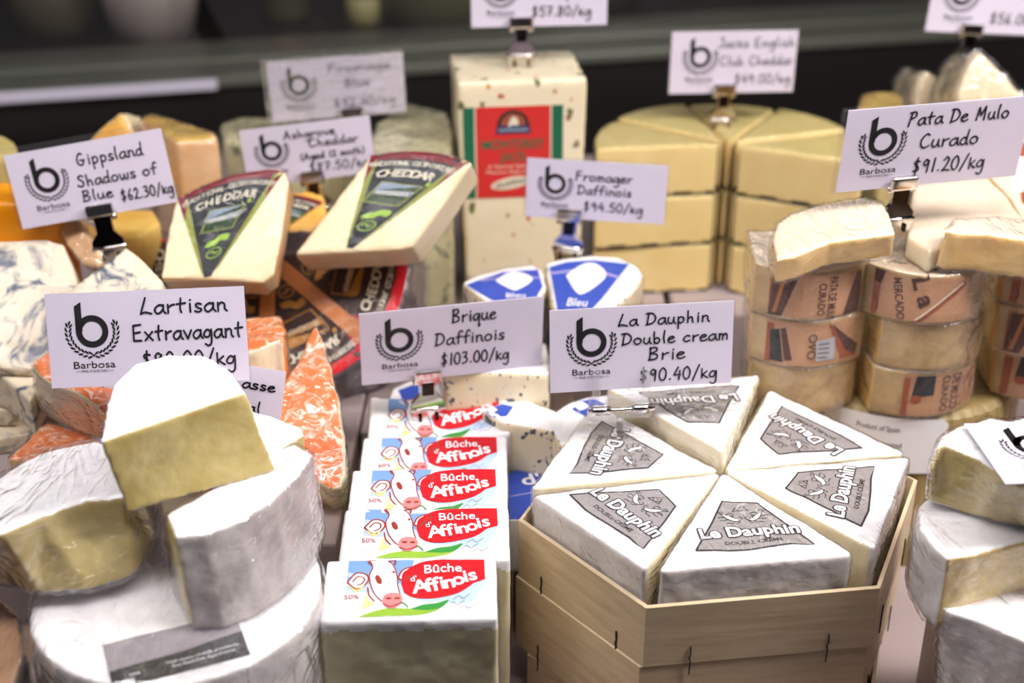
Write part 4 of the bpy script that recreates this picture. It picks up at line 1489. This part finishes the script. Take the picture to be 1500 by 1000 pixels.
tag(o, 'small amber cheddar wedge between the two black labelled wedges', 'cheese wedge')
# the cloth bound wheel, leaning back, lower half in view
nw = Vector((-.16, -.66, .73)).normalized()
wp = at(395, 376, 1.0)
pl = (wp, nw)
out_px = [(395 + 207 * math.cos(R(t)), 378 + 200 * math.sin(R(t))) for t in range(-12, 193, 12)]
o = cut('round_cheddar', out_px, pl, .060, [cloth, cloth, cloth], voxel=.0025, smooth=4, amp=.0015, size=.02)
tag(o, 'cloth bound dark cheddar wheel leaning back, its top printed in sectors', 'cheese wheel')
for k, (a0, a1) in enumerate([(-8, 36), (44, 88), (96, 140), (148, 190)]):
    f = lambda t: (395 + 203 * math.cos(R(t)), 378 + 196 * math.sin(R(t)))
    put_sector(o, (398, 378), f(a1), f(a0), pl, WHEELC)
for an in (40, 92, 144):
    a = Art()
    e0, e1 = on_plane(395 + 12 * math.cos(R(an)), 378 + 12 * math.sin(R(an)), *pl), on_plane(395 + 190 * math.cos(R(an)), 378 + 190 * math.sin(R(an)), *pl)
    u = (e1 - e0).normalized()
    L = (e1 - e0).length
    a.poly([(0, -.0055), (L, -.0055), (L, .0055), (0, .0055)], copper, 0)
    a.build('paper_strip', (e0, u, nw.cross(u), nw), o, o, off=.0016, step=.0001, cut=.012)
wrap(o, FILM_TIGHT, .0028)

# ------------------------------------------------------------------ block with the red label
c0, c1 = on_z(669, 122, .302), on_z(861, 116, .302)
b1 = on_z(672, 78, .302)
wd = (c1 - c0)
bk = Vector((-wd.y, wd.x, 0)).normalized() * .082
T = [c0, c1, c1 + bk, c0 + bk]
ctr = sum(T, Vector()) / 4
B = [Vector((ctr.x + (p.x - ctr.x) * .91 + .002, ctr.y + (p.y - ctr.y) * .95, .115)) for p in T]
o = lump('cheese_block', T, B, [jack_paste, jack_paste, jack_paste], voxel=.0022, smooth=6, amp=.0006)
tag(o, 'tall pepper flecked cream block with red and green label', 'cheese block')
vdn = ((B[0] + B[1]) / 2 - (T[0] + T[1]) / 2).normalized()
uu = wd.normalized()
nn = uu.cross(-vdn).normalized()
if nn.y > 0:
    nn = -nn
a = Art()
LW, LH = .0765, .0735
a.poly([(0, 0), (LW, 0), (LW, LH), (0, LH)], ivory, 0)
a.poly([(0, 0), (.0085, 0), (.0085, LH), (0, LH)], jack_green, 1)
a.poly([(LW - .0085, 0), (LW, 0), (LW, LH), (LW - .0085, LH)], jack_green, 1)
a.poly([(.0098, 0), (LW - .0098, 0), (LW - .0098, LH), (.0098, LH)], jack_red, 1)
a.ring(LW / 2, .058, .0095, .0125, brown, 2, 24, 0, math.pi)
a.ellipse(LW / 2, .060, .0092, .008, rust, 2)
a.blob([(LW / 2 - .004, .058), (LW / 2 - .001, .065), (LW / 2 + .003, .064), (LW / 2 + .004, .058), (LW / 2, .056)], ivory, 3)
a.poly([(LW / 2 - .0135, .052), (LW / 2 + .0135, .052), (LW / 2 + .0125, .0585), (LW / 2 - .0125, .0585)], navy, 3)
a.stroke([(LW / 2 - .0105, .0550), (LW / 2 + .0105, .0550)], .0022, slate, 4, False)
a.text('MONTEREY', LW / 2, .0400, .0075, jack_green, 2, .048, .02)
a.text('JACK', LW / 2, .0300, .0075, jack_green, 2, .020, .02)
a.text('A Natural Semi-Soft', LW / 2, .0245, .0030, ivory, 2, .040)
a.text('Mexican Style Cheese', LW / 2, .0200, .0030, ivory, 2, .042)
a.ellipse(LW / 2 - .002, .012, .016, .0048, ivory, 2, R(10))
a.text('JALAPENO', LW / 2 - .002, .0105, .0036, brown, 3, .024, .01, R(10))
pL = on_plane(681, 291, (T[0] + B[0]) / 2, nn)
a.build('label', (pL, uu, -vdn, nn), o, o, off=.0004, step=.0002, cut=.012)
wrap(o, FILM_TIGHT, .0015)

# ------------------------------------------------------------------ yellow wedges cut from black waxed wheels
EC = on_z(1068, 212, .243)
ER = (on_z(876, 205, .243) - EC).length
wproto = None
LH = .042
angs = [-24, 18, 60, 102, 144, 186]
lay = 0
names = ['top', 'middle', 'bottom']
where = ['at the right, its long cut side towards the viewer', 'at the back right', 'at the back, under the chrome clip', 'at the back left', 'at the left, its cut side towards the price card']
for li in range(3):
    for k in range(5):
        if wproto is None:
            r_, h_ = ER, R(21)
            P = [Vector((.005, 0, 0))] + [Vector((r_ * math.cos(t), r_ * math.sin(t), 0)) for t in np.linspace(-h_ + .012, h_ - .012, 8)]
            T = [p + Vector((0, 0, LH)) for p in P]
            w = lump('cheese_wedge', T, P, [english_top, black_wax, english_yellow, black_wax], lambda i: 3 if 1 <= i <= 7 else 2, voxel=.002, smooth=4, amp=.0004, origin=(0, 0, 0), skin=lambda q, k: 1 if q[2] < .0022 + .0006 * math.sin(q[0] * 260) else k)
            wrap(w, FILM_TIGHT, .0012)
            wproto = w
            o = w
        else:
            o = copy_tree(wproto)
        am = angs[k] + 21
        o.location = (EC.x + .003 * math.cos(R(am)), EC.y + .003 * math.sin(R(am)), .243 - LH - li * (LH + .001) + (.0015 * k % .003 if li == 0 else 0))
        o.rotation_euler = (0, 0, R(am + (0, 1.5, -1.0)[li]))
        if li == 0:
            tag(o, 'yellow wedge of the top layer, ' + where[k], 'cheese wedge', 'yellow wedges in a round stack')
        elif k in (0, 4):
            tag(o, 'yellow wedge of the %s layer, %s' % (names[li], 'on the right of the notch' if k == 0 else 'on the left of the notch, below the price card'), 'cheese wedge', 'yellow wedges in a round stack')
        else:
            tag(o, 'yellow wedge at the back of the lower layers, hidden by those in front', 'cheese wedge', 'yellow wedges in a round stack')


# ------------------------------------------------------------------ blue labelled wedges
def blue_label(o, px, z, tip_at, name='label', txt=True):
    """blue printed face: px outline on level z; a white lozenge and lettering"""
    Wp = [on_z(x, y, z) for x, y in px]
    c = sum(Wp, Vector()) / len(Wp)
    t = on_z(*tip_at, z)
    v = (c - t).normalized()
    u = Vector((v.y, -v.x, 0))
    loc = [((p - c).dot(u), (p - c).dot(v)) for p in Wp]
    a = Art()
    a.poly(loc, royal, 1)
    w_ = max(p[0] for p in loc) - min(p[0] for p in loc)
    h_ = max(p[1] for p in loc) - min(p[1] for p in loc)
    top_ = max(p[1] for p in loc)
    a.stroke([(-w_ * .42, top_ - h_ * .25), (0, top_ - h_ * .17), (w_ * .42, top_ - h_ * .25)], h_ * .03, lilac, 2)
    a.blob([(-w_ * .24, top_ - h_ * .27), (-.06 * w_, top_ - h_ * .08), (.12 * w_, top_ - h_ * .08), (.26 * w_, top_ - h_ * .26), (.06 * w_, top_ - h_ * .50), (-.05 * w_, top_ - h_ * .50)], label_white, 3)
    for k in range(3):
        a.stroke([(-w_ * .12, top_ - h_ * (.20 + .07 * k)), (w_ * .12, top_ - h_ * (.20 + .07 * k))], h_ * .012, lilac, 4, False)
    if txt:
        a.text('Bleu', 0, top_ - h_ * .70, h_ * .12, label_white, 3, w_ * .24, .01)
        a.text("d'Affinois", 0, top_ - h_ * .84, h_ * .09, label_white, 3, w_ * .24, .01)
    return a.build(name, (c, u, v, (0, 0, 1)), o, o, off=.0003, step=.00015, cut=.010)


BA = 'blue labelled spotted wedges'
ZF = .196
o = cut('cheese_wedge', [(676, 414), (700, 402), (740, 392), (780, 388), (795, 396), (801, 420), (782, 462), (740, 462)], ZF, .038, [white_rind, white_rind, cut_cream, spotted], lambda i: 3 if i in (5, 6, 7) else 2, voxel=.0018, smooth=5)
blue_label(o, [(683, 417), (735, 399), (788, 395), (795, 420), (774, 456), (748, 456)], ZF, (765, 500))
tag(o, 'blue labelled wedge behind the price card reading $103.00/kg', 'cheese wedge', BA)
wrap(o, FILM_TIGHT)
o = cut('cheese_wedge', [(798, 384), (825, 377), (865, 373), (905, 375), (934, 388), (943, 402), (930, 425), (850, 490), (818, 490)], ZF + .003, .041, [white_rind, white_rind, spotted, cut_cream], lambda i: 3 if i in (3, 4) else 2, voxel=.0018, smooth=5)
blue_label(o, [(805, 391), (830, 384), (870, 381), (922, 387), (880, 440), (840, 482), (822, 482)], ZF + .003, (830, 500))
tag(o, 'blue labelled wedge with white lozenge, under the price card reading $94.50/kg', 'cheese wedge', BA)
wrap(o, FILM_TIGHT)
low = [
    ([(566, 598), (574, 568), (600, 556), (660, 562), (715, 578), (690, 602), (640, 606), (580, 606)], .1360, .0205, [white_rind, white_rind, cut_cream], 'blue labelled wedge behind the chrome clip of the bricks', [(583, 572), (610, 562), (650, 568), (705, 582), (680, 597), (595, 600)], (560, 620), .0),
    ([(640, 505), (720, 495), (800, 500), (808, 530), (804, 548), (740, 545), (650, 545)], .171, .034, [white_rind, spotted, spotted], 'spotted wedge, cut side forward, below the price card reading $103.00/kg', None, None, .0),
    ([(705, 600), (735, 588), (770, 585), (815, 600), (826, 618), (822, 632), (780, 625), (735, 618)], .1500, .037, [white_rind, spotted, spotted], 'spotted wedge with rounded end between the bricks and the wooden box', [(705, 604), (735, 592), (752, 596), (742, 610), (715, 612)], (820, 612), .0),
    ([(730, 700), (780, 672), (840, 660), (860, 720), (820, 760), (740, 760)], .1150, .04, [royal, white_rind, white_rind], 'blue topped wedge between the bricks and the wooden box', None, None, .0),
    ([(800, 612), (830, 590), (860, 580), (920, 575), (950, 600), (940, 650), (860, 660), (820, 650)], .1500, .033, [white_rind, spotted, spotted], 'spotted wedge with round blue mark behind the wooden box', [(838, 600), (850, 588), (870, 584), (886, 592), (880, 606), (858, 610)], (930, 600), .0),
    ([(905, 560), (930, 545), (980, 538), (1010, 545), (1030, 585), (960, 600), (915, 590)], .1580, .04, [white_rind, spotted, cut_cream], 'blue labelled wedge behind the clear card clip', [(912, 562), (935, 550), (985, 543), (1005, 552), (1000, 580), (930, 584)], (960, 610), .0)]
for px, z, h, mats, lab, bl, tip, _ in low:
    o = cut('cheese_wedge', px, z, h, mats, voxel=.0018, smooth=6, amp=.0006)
    if bl:
        blue_label(o, bl, z, tip, txt=False)
    if 'blue topped' in lab:
        a = Art()
        c = on_z(795, 700, z)
        a.text("d'A", 0, -.002, .013, label_white, 1, .026, .02)
        a.stroke([(-.035, -.010), (.02, -.010)], .0012, lilac, 1, False)
        a.build('label', (c + Vector((0, -.004, .004)), (.97, .25, 0), (-.25, .97, 0), (0, 0, 1)), o, o, off=.0004)
    tag(o, lab, 'cheese wedge', BA)
    wrap(o, FILM_TIGHT)


# ------------------------------------------------------------------ ivory pieces with brown labels, in three columns
def pata_poly(w=.084, d=.062, bow=.016):
    """half moon slice: straight back, bowed rind front (towards -y)"""
    f = [Vector((-w / 2 + w * k / 8, -d / 2 - bow * (1 - ((k - 4) / 4) ** 2) + bow * .6, 0)) for k in range(9)]
    return [Vector((-w / 2 + .006, d / 2, 0))] + f[0:1] + f[1:] + [Vector((w / 2 - .003, d / 2, 0))]


def pata_label(o, x0, x1, z0, z1, kind, seed):
    """strip of printed paper round the rind"""
    rnd = random.Random(seed)
    a = Art()
    Wd, H = x1 - x0, z1 - z0
    edge = [(0, 0), (Wd, H * .02), (Wd * (1.0 if kind != 'b' else .98), H * .95)]
    for k in range(7):
        edge.append((Wd * (.88 - .14 * k), H * (.93 + .07 * rnd.random())))
    edge.append((0, H * .96))
    a.poly(edge, kraft, 0)
    a.poly([(0, 0), (Wd * .06, 0), (Wd * .07, H * .9), (0, H * .9)], rust, 1)
    if kind == 'a':
        a.poly([(0, 0), (Wd * .13, 0), (Wd * .28, H * .93), (Wd * .03, H * .9)], umber, 2)
        a.stroke([(Wd * .06, H * .1), (Wd * .13, H * .85)], .0022, copper, 3)
        a.poly([(Wd * .80, 0), (Wd, 0), (Wd, H * .92), (Wd * .93, H * .9)], umber, 2)
        a.text('CURADO', Wd * .50, H * .42, .0052, umber, 3, .022, .008, R(-90))
        a.text('PATA DE MULO', Wd * .61, H * .42, .006, umber, 3, .030, .01, R(-90))
    elif kind == 'b':
        a.poly([(Wd * .05, H * .05), (Wd * .18, H * .05), (Wd * .12, H * .80), (Wd * .03, H * .75)], charcoal, 2)
        a.poly([(Wd * .19, H * .10), (Wd * .27, H * .12), (Wd * .18, H * .85), (Wd * .13, H * .8)], umber, 2)
        a.poly([(Wd * .62, H * .98), (Wd * 1.0, H * .30), (Wd * .98, H * .06), (Wd * .80, H * .1)], rust, 2)
        a.poly([(Wd * .66, H * .95), (Wd * 1.0, H * .32), (Wd * .98, H * .10), (Wd * .84, H * .3)], umber, 3)
        a.text('OVO', Wd * .42, H * .45, .006, umber, 3, .018, .008, R(-90))
        a.poly([(Wd * .52, H * .12), (Wd * .72, H * .14), (Wd * .71, H * .64), (Wd * .50, H * .58)], sticker, 4)
        for i, y in enumerate((.20, .30, .40, .50)):
            a.stroke([(Wd * .54, H * y), (Wd * (.60 + .08 * rnd.random()), H * y)], .0012, grey_ink, 5, False)
    elif kind == 'c':
        a.poly([(0, H * .98), (Wd * .10, H * .98), (Wd * .07, H * .70), (Wd * .01, H * .72)], umber, 2)
        a.text('MERCADO', Wd * .22, H * .45, .0052, umber, 3, .028, .008, R(-80))
        a.text('L a', Wd * .42, H * .62, .011, umber, 3, .020, .03, R(-70))
        a.poly([(Wd * .42, 0), (Wd * .50, 0), (Wd * .95, H * .78), (Wd * .92, H * .92)], rust, 2)
        a.stroke([(Wd * .45, H * .05), (Wd * .90, H * .85)], .0012, ivory, 3)
        a.stroke([(Wd * .02, H * .45), (Wd * .06, H * .25), (Wd * .05, H * .1)], .0008, umber, 3)
    else:
        a.poly([(Wd * .10, H * .45), (Wd * .36, H * .5), (Wd * .36, H * .95), (Wd * .13, H * .95)], charcoal, 2)
        a.ellipse(Wd * .15, H * .4, .0035, .003, rust, 3)
        a.text('CURADO', Wd * .46, H * .5, .006, umber, 3, .026, .008, R(-90))
        a.text('DE MULO', Wd * .60, H * .5, .0075, umber, 3, .026, .02, R(-90))
        for i in range(5):
            a.stroke([(Wd * (.71 + .06 * i), H * .1), (Wd * (.71 + .06 * i), H * (.6 + .3 * rnd.random()))], .0010, rust, 3, False)
    org = Vector((x0, -.06, z0))
    # in the slice's own space; the rind faces -y
    lab = a.build('label', (org, (1, 0, 0), (0, 0, 1), (0, -1, 0)), o, None, off=0, step=.00012, cut=.005, local=True)
    tree = bvh_of(o)
    for v in lab.data.vertices:
        layer = (-v.co.y - .06)
        hit = tree.ray_cast(Vector((v.co.x, -.09, v.co.z)), Vector((0, 1, 0)), .2)
        if hit[0] is None:
            hit = tree.find_nearest(Vector((v.co.x, -.045, v.co.z)))
        v.co.y = hit[0].y - .0004 - layer
    return lab


PH = .0338
PCOL = 'ivory cheese pieces in three columns'


def pata(x, y, z, yaw, mats, kind, rng, label, seed, w=.084, d=.062, bow=.016, tx=0, ty=0):
    P = pata_poly(w, d, bow)
    T = [p + Vector((0, 0, PH)) for p in P]
    k = len(P)
    o = lump('cheese_piece', T, P, [pata_face, pata_face, mats[0], mats[1]], lambda i: 3 if 1 <= i <= 8 else 2, voxel=.0014, smooth=5, amp=.0009, size=.022, origin=(0, 0, 0))
    if kind:
        pata_label(o, rng[0] * .93, rng[1] * .93, .0014, PH - .0010, kind, seed)
    wrap(o, FILM, .0014, ripple=.0005)
    o.location = (x, y, z)
    o.rotation_euler = (R(tx), R(ty), R(yaw))
    return tag(o, label, 'cheese piece', PCOL)


Z0 = .1405
c = [on_z(px, py, z) for px, py, z in ((1182, 600, Z0), (1345, 608, Z0), (1500, 588, Z0))]
mA = (pata_cut, pata_rind)
pata(c[0].x - .004, c[0].y + .032, Z0, 2, mA, None, None, 'lowest unlabelled ivory piece of the column nearest the yellow stack', 1, .071)
pata(c[0].x - .004, c[0].y + .031, Z0 + PH + .0012, 1, mA, 'b', (-.030, .036), 'middle ivory piece with foil sticker, in the column nearest the yellow stack', 2, .074)
pata(c[0].x - .006, c[0].y + .030, Z0 + 2 * (PH + .0012), 3, mA, 'a', (-.030, .034), 'upper ivory piece with brown label, in the column nearest the yellow stack', 3, .074)
pata(c[1].x + .000, c[1].y + .034, Z0, 12, mA, 'd', (-.022, .037), 'lowest ivory piece of the middle column, orange printed label', 4, .074)
pata(c[1].x + .001, c[1].y + .033, Z0 + PH + .0012, 10, mA, None, None, 'unlabelled ivory piece in the middle of the middle column', 5, .072)
pata(c[1].x - .003, c[1].y + .031, Z0 + 2 * (PH + .0012), -8, mA, 'c', (-.034, .030), 'uppermost ivory piece of the middle column, torn brown label', 6, .073)
pata(c[2].x + .016, c[2].y + .034, Z0 + .002, 4, mA, 'd', (-.036, .036), 'lowest ivory piece of the column at the frame edge', 7, .076)
pata(c[2].x + .010, c[2].y + .030, Z0 + .002 + PH + .0012, 6, mA, 'a', (-.036, .036), 'middle ivory piece of the column at the frame edge', 8, .078)
pata(c[2].x + .010, c[2].y + .030, Z0 + .002 + 2 * (PH + .0012), 4, mA, 'c', (-.036, .036), 'upper labelled ivory piece of the column at the frame edge', 9, .078)
zt = Z0 + 3 * (PH + .0012)
o = cut('cheese_piece', [(1131, 350), (1138, 328), (1160, 313), (1200, 300), (1260, 290), (1290, 293), (1303, 312), (1312, 343), (1260, 350), (1215, 356), (1170, 374), (1138, 382)], (at(1220, 340, .868), Vector((-.06, -.26, .96))), .018,
        [pata_face, pata_face, pata_cut], voxel=.0013, smooth=5, amp=.0012, size=.022)
tag(o, 'tilted ivory slice lying on top of the column nearest the yellow stack', 'cheese piece', PCOL)
wrap(o, FILM, .0013, ripple=.0006)
o = cut('cheese_piece', [(1384, 338), (1400, 322), (1460, 318), (1560, 330), (1600, 370), (1500, 352), (1440, 343), (1400, 342)], (at(1450, 340, .862), Vector((.06, -.12, .98))), .026, [pata_face, pata_face, pata_cut], voxel=.0015, smooth=5, amp=.001)
tag(o, 'thick amber sided slice on top of the column at the frame edge', 'cheese piece', PCOL)
wrap(o, FILM, .0013, ripple=.0006)
o = cut('cheese_piece', [(1330, 345), (1338, 272), (1370, 256), (1440, 252), (1475, 286), (1505, 330), (1480, 340), (1400, 352), (1362, 366)], zt + .016, .0155, [pata_face, pata_face, cut_cream], voxel=.0016, smooth=4, amp=.0006)
tag(o, 'large smooth ivory slice below the price card reading $91.20/kg', 'cheese piece', PCOL)
wrap(o, FILM_TIGHT, .0013)
o = cut('cheese_piece', [(1440, 250), (1452, 205), (1500, 160), (1570, 200), (1560, 330), (1500, 335), (1478, 290)], (at(1490, 260, .985), Vector((-.25, -.6, .75))), .05, [pata_face, pata_face, pata_cut], voxel=.002, smooth=4)
a = Art()
a.poly([(-.012, -.02), (.010, -.02), (.008, .03), (-.006, .03)], rust, 0)
a.poly([(-.006, -.015), (.006, -.015), (.005, .02), (-.003, .02)], label_white, 1)
nn_ = Vector((-.25, -.6, .75)).normalized()
uu_ = Vector((.9, -.3, .1)).cross(nn_).normalized()
a.build('label', (on_plane(1494, 245, at(1490, 260, .985), nn_), nn_.cross(uu_) * -1, uu_, nn_), o, o, off=.0004)
tag(o, 'ivory piece with rust edged label behind the price card at the frame edge', 'cheese piece', PCOL)

# the big plaited rind wheel underneath
PWC, PWR = (.2745, .8905), .088
bm = bmesh.new()
seg = 220
rings = []
for z, r in [(FLOOR_Z, .085), (FLOOR_Z + .02, .088), (.128, .088), (.1355, .0865), (.1395, .0825)]:
    rings.append([bm.verts.new((PWC[0] + (r - .0011 * (k % 4 == 0)) * math.cos(2 * math.pi * k / seg), PWC[1] + (r - .0011 * (k % 4 == 0)) * math.sin(2 * math.pi * k / seg), z)) for k in range(seg)])
for a_, b_ in zip(rings, rings[1:]):
    for k in range(seg):
        bm.faces.new((a_[k], a_[(k + 1) % seg], b_[(k + 1) % seg], b_[k]))
bm.faces.new(rings[0][::-1])
bm.faces.new(rings[-1])
for v in bm.verts:
    v.co -= Vector((PWC[0], PWC[1], FLOOR_Z))
pw = from_bm('round_cheese', bm, paste('grooved_olive_rind', (146, 124, 76), (182, 160, 108), 30, .45, .4, 0), None, (PWC[0], PWC[1], FLOOR_Z))
tag(pw, 'olive grooved rind wheel carrying the ivory columns, white label on its side', 'cheese wheel')


def side_label(name, th0, th1, z0, z1, art_fn):
    a = Art()
    Wd = (th1 - th0) * PWR
    art_fn(a, Wd, z1 - z0)
    bm = bmesh.new()
    lab = a.build(name, ((0, 0, 0), (1, 0, 0), (0, 1, 0), (0, 0, 1)), pw, None, off=.0006, step=.00015, cut=.006, local=True)
    for v in lab.data.vertices:
        th = th0 + v.co.x / PWR
        r = PWR + .0002 + v.co.z
        v.co = Vector((r * math.cos(th), r * math.sin(th), z0 - FLOOR_Z + v.co.y))
    bm.free()
    return lab


def spain(a, w, h):
    c = .004
    a.poly(smooth_line([(0, c), (c, 0)]) + smooth_line([(w - c, 0), (w, c)]) + smooth_line([(w, h - c), (w - c, h)]) + smooth_line([(c, h), (0, h - c)]), label_white, 1)
    a.text('Product of Spain', w * .45, h * .74, .0042, label_dark, 2, .028)
    a.text('Keep Refrigerated', w * .46, h * .46, .0042, label_dark, 2, .031)
    a.text('Imported by:', w * .42, h * .18, .0042, label_dark, 2, .021)


side_label('maroon_label', R(-158), R(-136), .1285, .1385, lambda a, w, h: (a.poly([(0, 0), (w, 0), (w, h), (0, h)], maroon, 0), a.poly([(0, h * .5), (w, h * .6), (w, h), (0, h)], copper, 1)))
side_label('origin_label', R(-134), R(-80), .0965, .1385, spain)

# ------------------------------------------------------------------ pale hard cheese in the far corner
HARD = 'pale hard cheese pieces in the far corner'
o = cut('cheese_piece', [(1255, 160), (1262, 136), (1290, 132), (1322, 134), (1328, 165), (1300, 172)], .262, .146, [gold_rind, gold_rind, english_top], voxel=.003, smooth=5)
tag(o, 'low greenish yellow piece beside the pale hard blocks', 'cheese piece', HARD)
wrap(o, FILM)
nh = Vector((-.2, -.75, .62))
o = cut('cheese_piece', [(1338, 150), (1346, 118), (1358, 104), (1430, 150), (1460, 190), (1460, 330), (1345, 330)], (at(1390, 150, 1.165), Vector((.05, -.97, .22))), .06, [hard_pale, hard_pale, hard_pale], voxel=.003, smooth=4)
tag(o, 'pale hard block with slanting top, left of the two above the price card', 'cheese piece', HARD)
wrap(o, FILM_LOOSE, .002, ripple=.001)
o = cut('cheese_piece', [(1400, 140), (1420, 95), (1438, 74), (1500, 140), (1530, 170), (1530, 330), (1440, 330), (1410, 200)], (at(1450, 130, 1.08), Vector((.05, -.95, .30))), .06, [hard_pale, hard_pale, hard_pale], voxel=.003, smooth=4)
tag(o, 'pale hard block with slanting top, tallest in the far corner', 'cheese piece', HARD)
wrap(o, FILM_LOOSE, .002, ripple=.001)

# ------------------------------------------------------------------ soft white wedges stacked at the frame edge
SOFT = 'soft white wedges stacked beside the wooden box'
o = cut('cheese_wedge', [(1364, 672), (1372, 655), (1385, 652), (1430, 670), (1470, 699), (1500, 711), (1640, 720), (1640, 640), (1560, 600), (1476, 618), (1452, 611), (1402, 624), (1378, 640)], .2215, .036,
        [white_rind, rind_dull, rind_dull, cut_yellow], lambda i: 3 if i <= 5 else 2, bot=[(1358, 728), (1364, 738), (1380, 742), (1430, 755), (1470, 766), (1500, 771), (1640, 790), (1640, 700), (1560, 660), (1476, 680), (1452, 672), (1402, 684), (1370, 710)],
        voxel=.0014, smooth=6, amp=.0012, size=.02)
tag(o, 'topmost soft white wedge at the frame edge, price card lying on it', 'cheese wedge', SOFT)
wrap(o, FILM, .0014, ripple=.0005)
topw = o
o = cut('cheese_wedge', [(1344, 742), (1348, 775), (1366, 800), (1388, 818), (1420, 814), (1465, 802), (1500, 793), (1640, 770), (1640, 700), (1560, 680), (1450, 690), (1380, 710)], .1825, .044,
        [white_rind, rind_dull, rind_dull, cut_gold], lambda i: 3 if i in (3, 4, 5, 6) else 2, voxel=.0014, smooth=6, amp=.0012, size=.02)
tag(o, 'middle soft white wedge at the frame edge, golden cut side forward', 'cheese wedge', SOFT)
wrap(o, FILM, .0014, ripple=.0005)
o = cut('cheese_wedge', [(1376, 888), (1402, 868), (1432, 842), (1470, 824), (1510, 810), (1660, 780), (1660, 930), (1560, 950), (1500, 938), (1440, 912), (1396, 898)], .1500, .058,
        [white_rind, rind_dull, rind_dull], bot=[(1370, 1000), (1402, 985), (1432, 960), (1470, 940), (1510, 930), (1660, 900), (1660, 1060), (1560, 1080), (1500, 1070), (1440, 1045), (1390, 1020)], voxel=.0014, smooth=8, amp=.0014, size=.02)
tag(o, 'lowest soft white wedge in the near corner, wrinkled film over its rind', 'cheese wedge', SOFT)
wrap(o, FILM_LOOSE, .0016, ripple=.0008)

# the card lying flat on the topmost wedge
p0, p1 = on_z(1473, 709, .2245), on_z(1412, 621, .2245)
t = (p1 - p0).normalized()
r = Vector((t.y, -t.x, 0))
H = (p1 - p0).length
root = empty('price_card')
M = Matrix((r, -Vector((0, 0, 1)), t)).transposed().to_4x4()
M.translation = p0 + r * H * 1.05
root.matrix_world = M
bm = bmesh.new()
bm_box(bm, Vector((0, 0, H / 2)), (H * 2.1, .0006, H), 0)
pc = from_bm('paper_card', bm, paper, root)
ar = card_art(H * 2.1, H, []).build('tmp', (Vector((-H * 1.05, -.0003, 0)), Vector((1, 0, 0)), Vector((0, 0, 1)), Vector((0, -1, 0))), local=True, off=.0001)
join(pc, ar)
tag(root, 'price card lying flat on the topmost soft white wedge', 'price card', 'handwritten price cards')
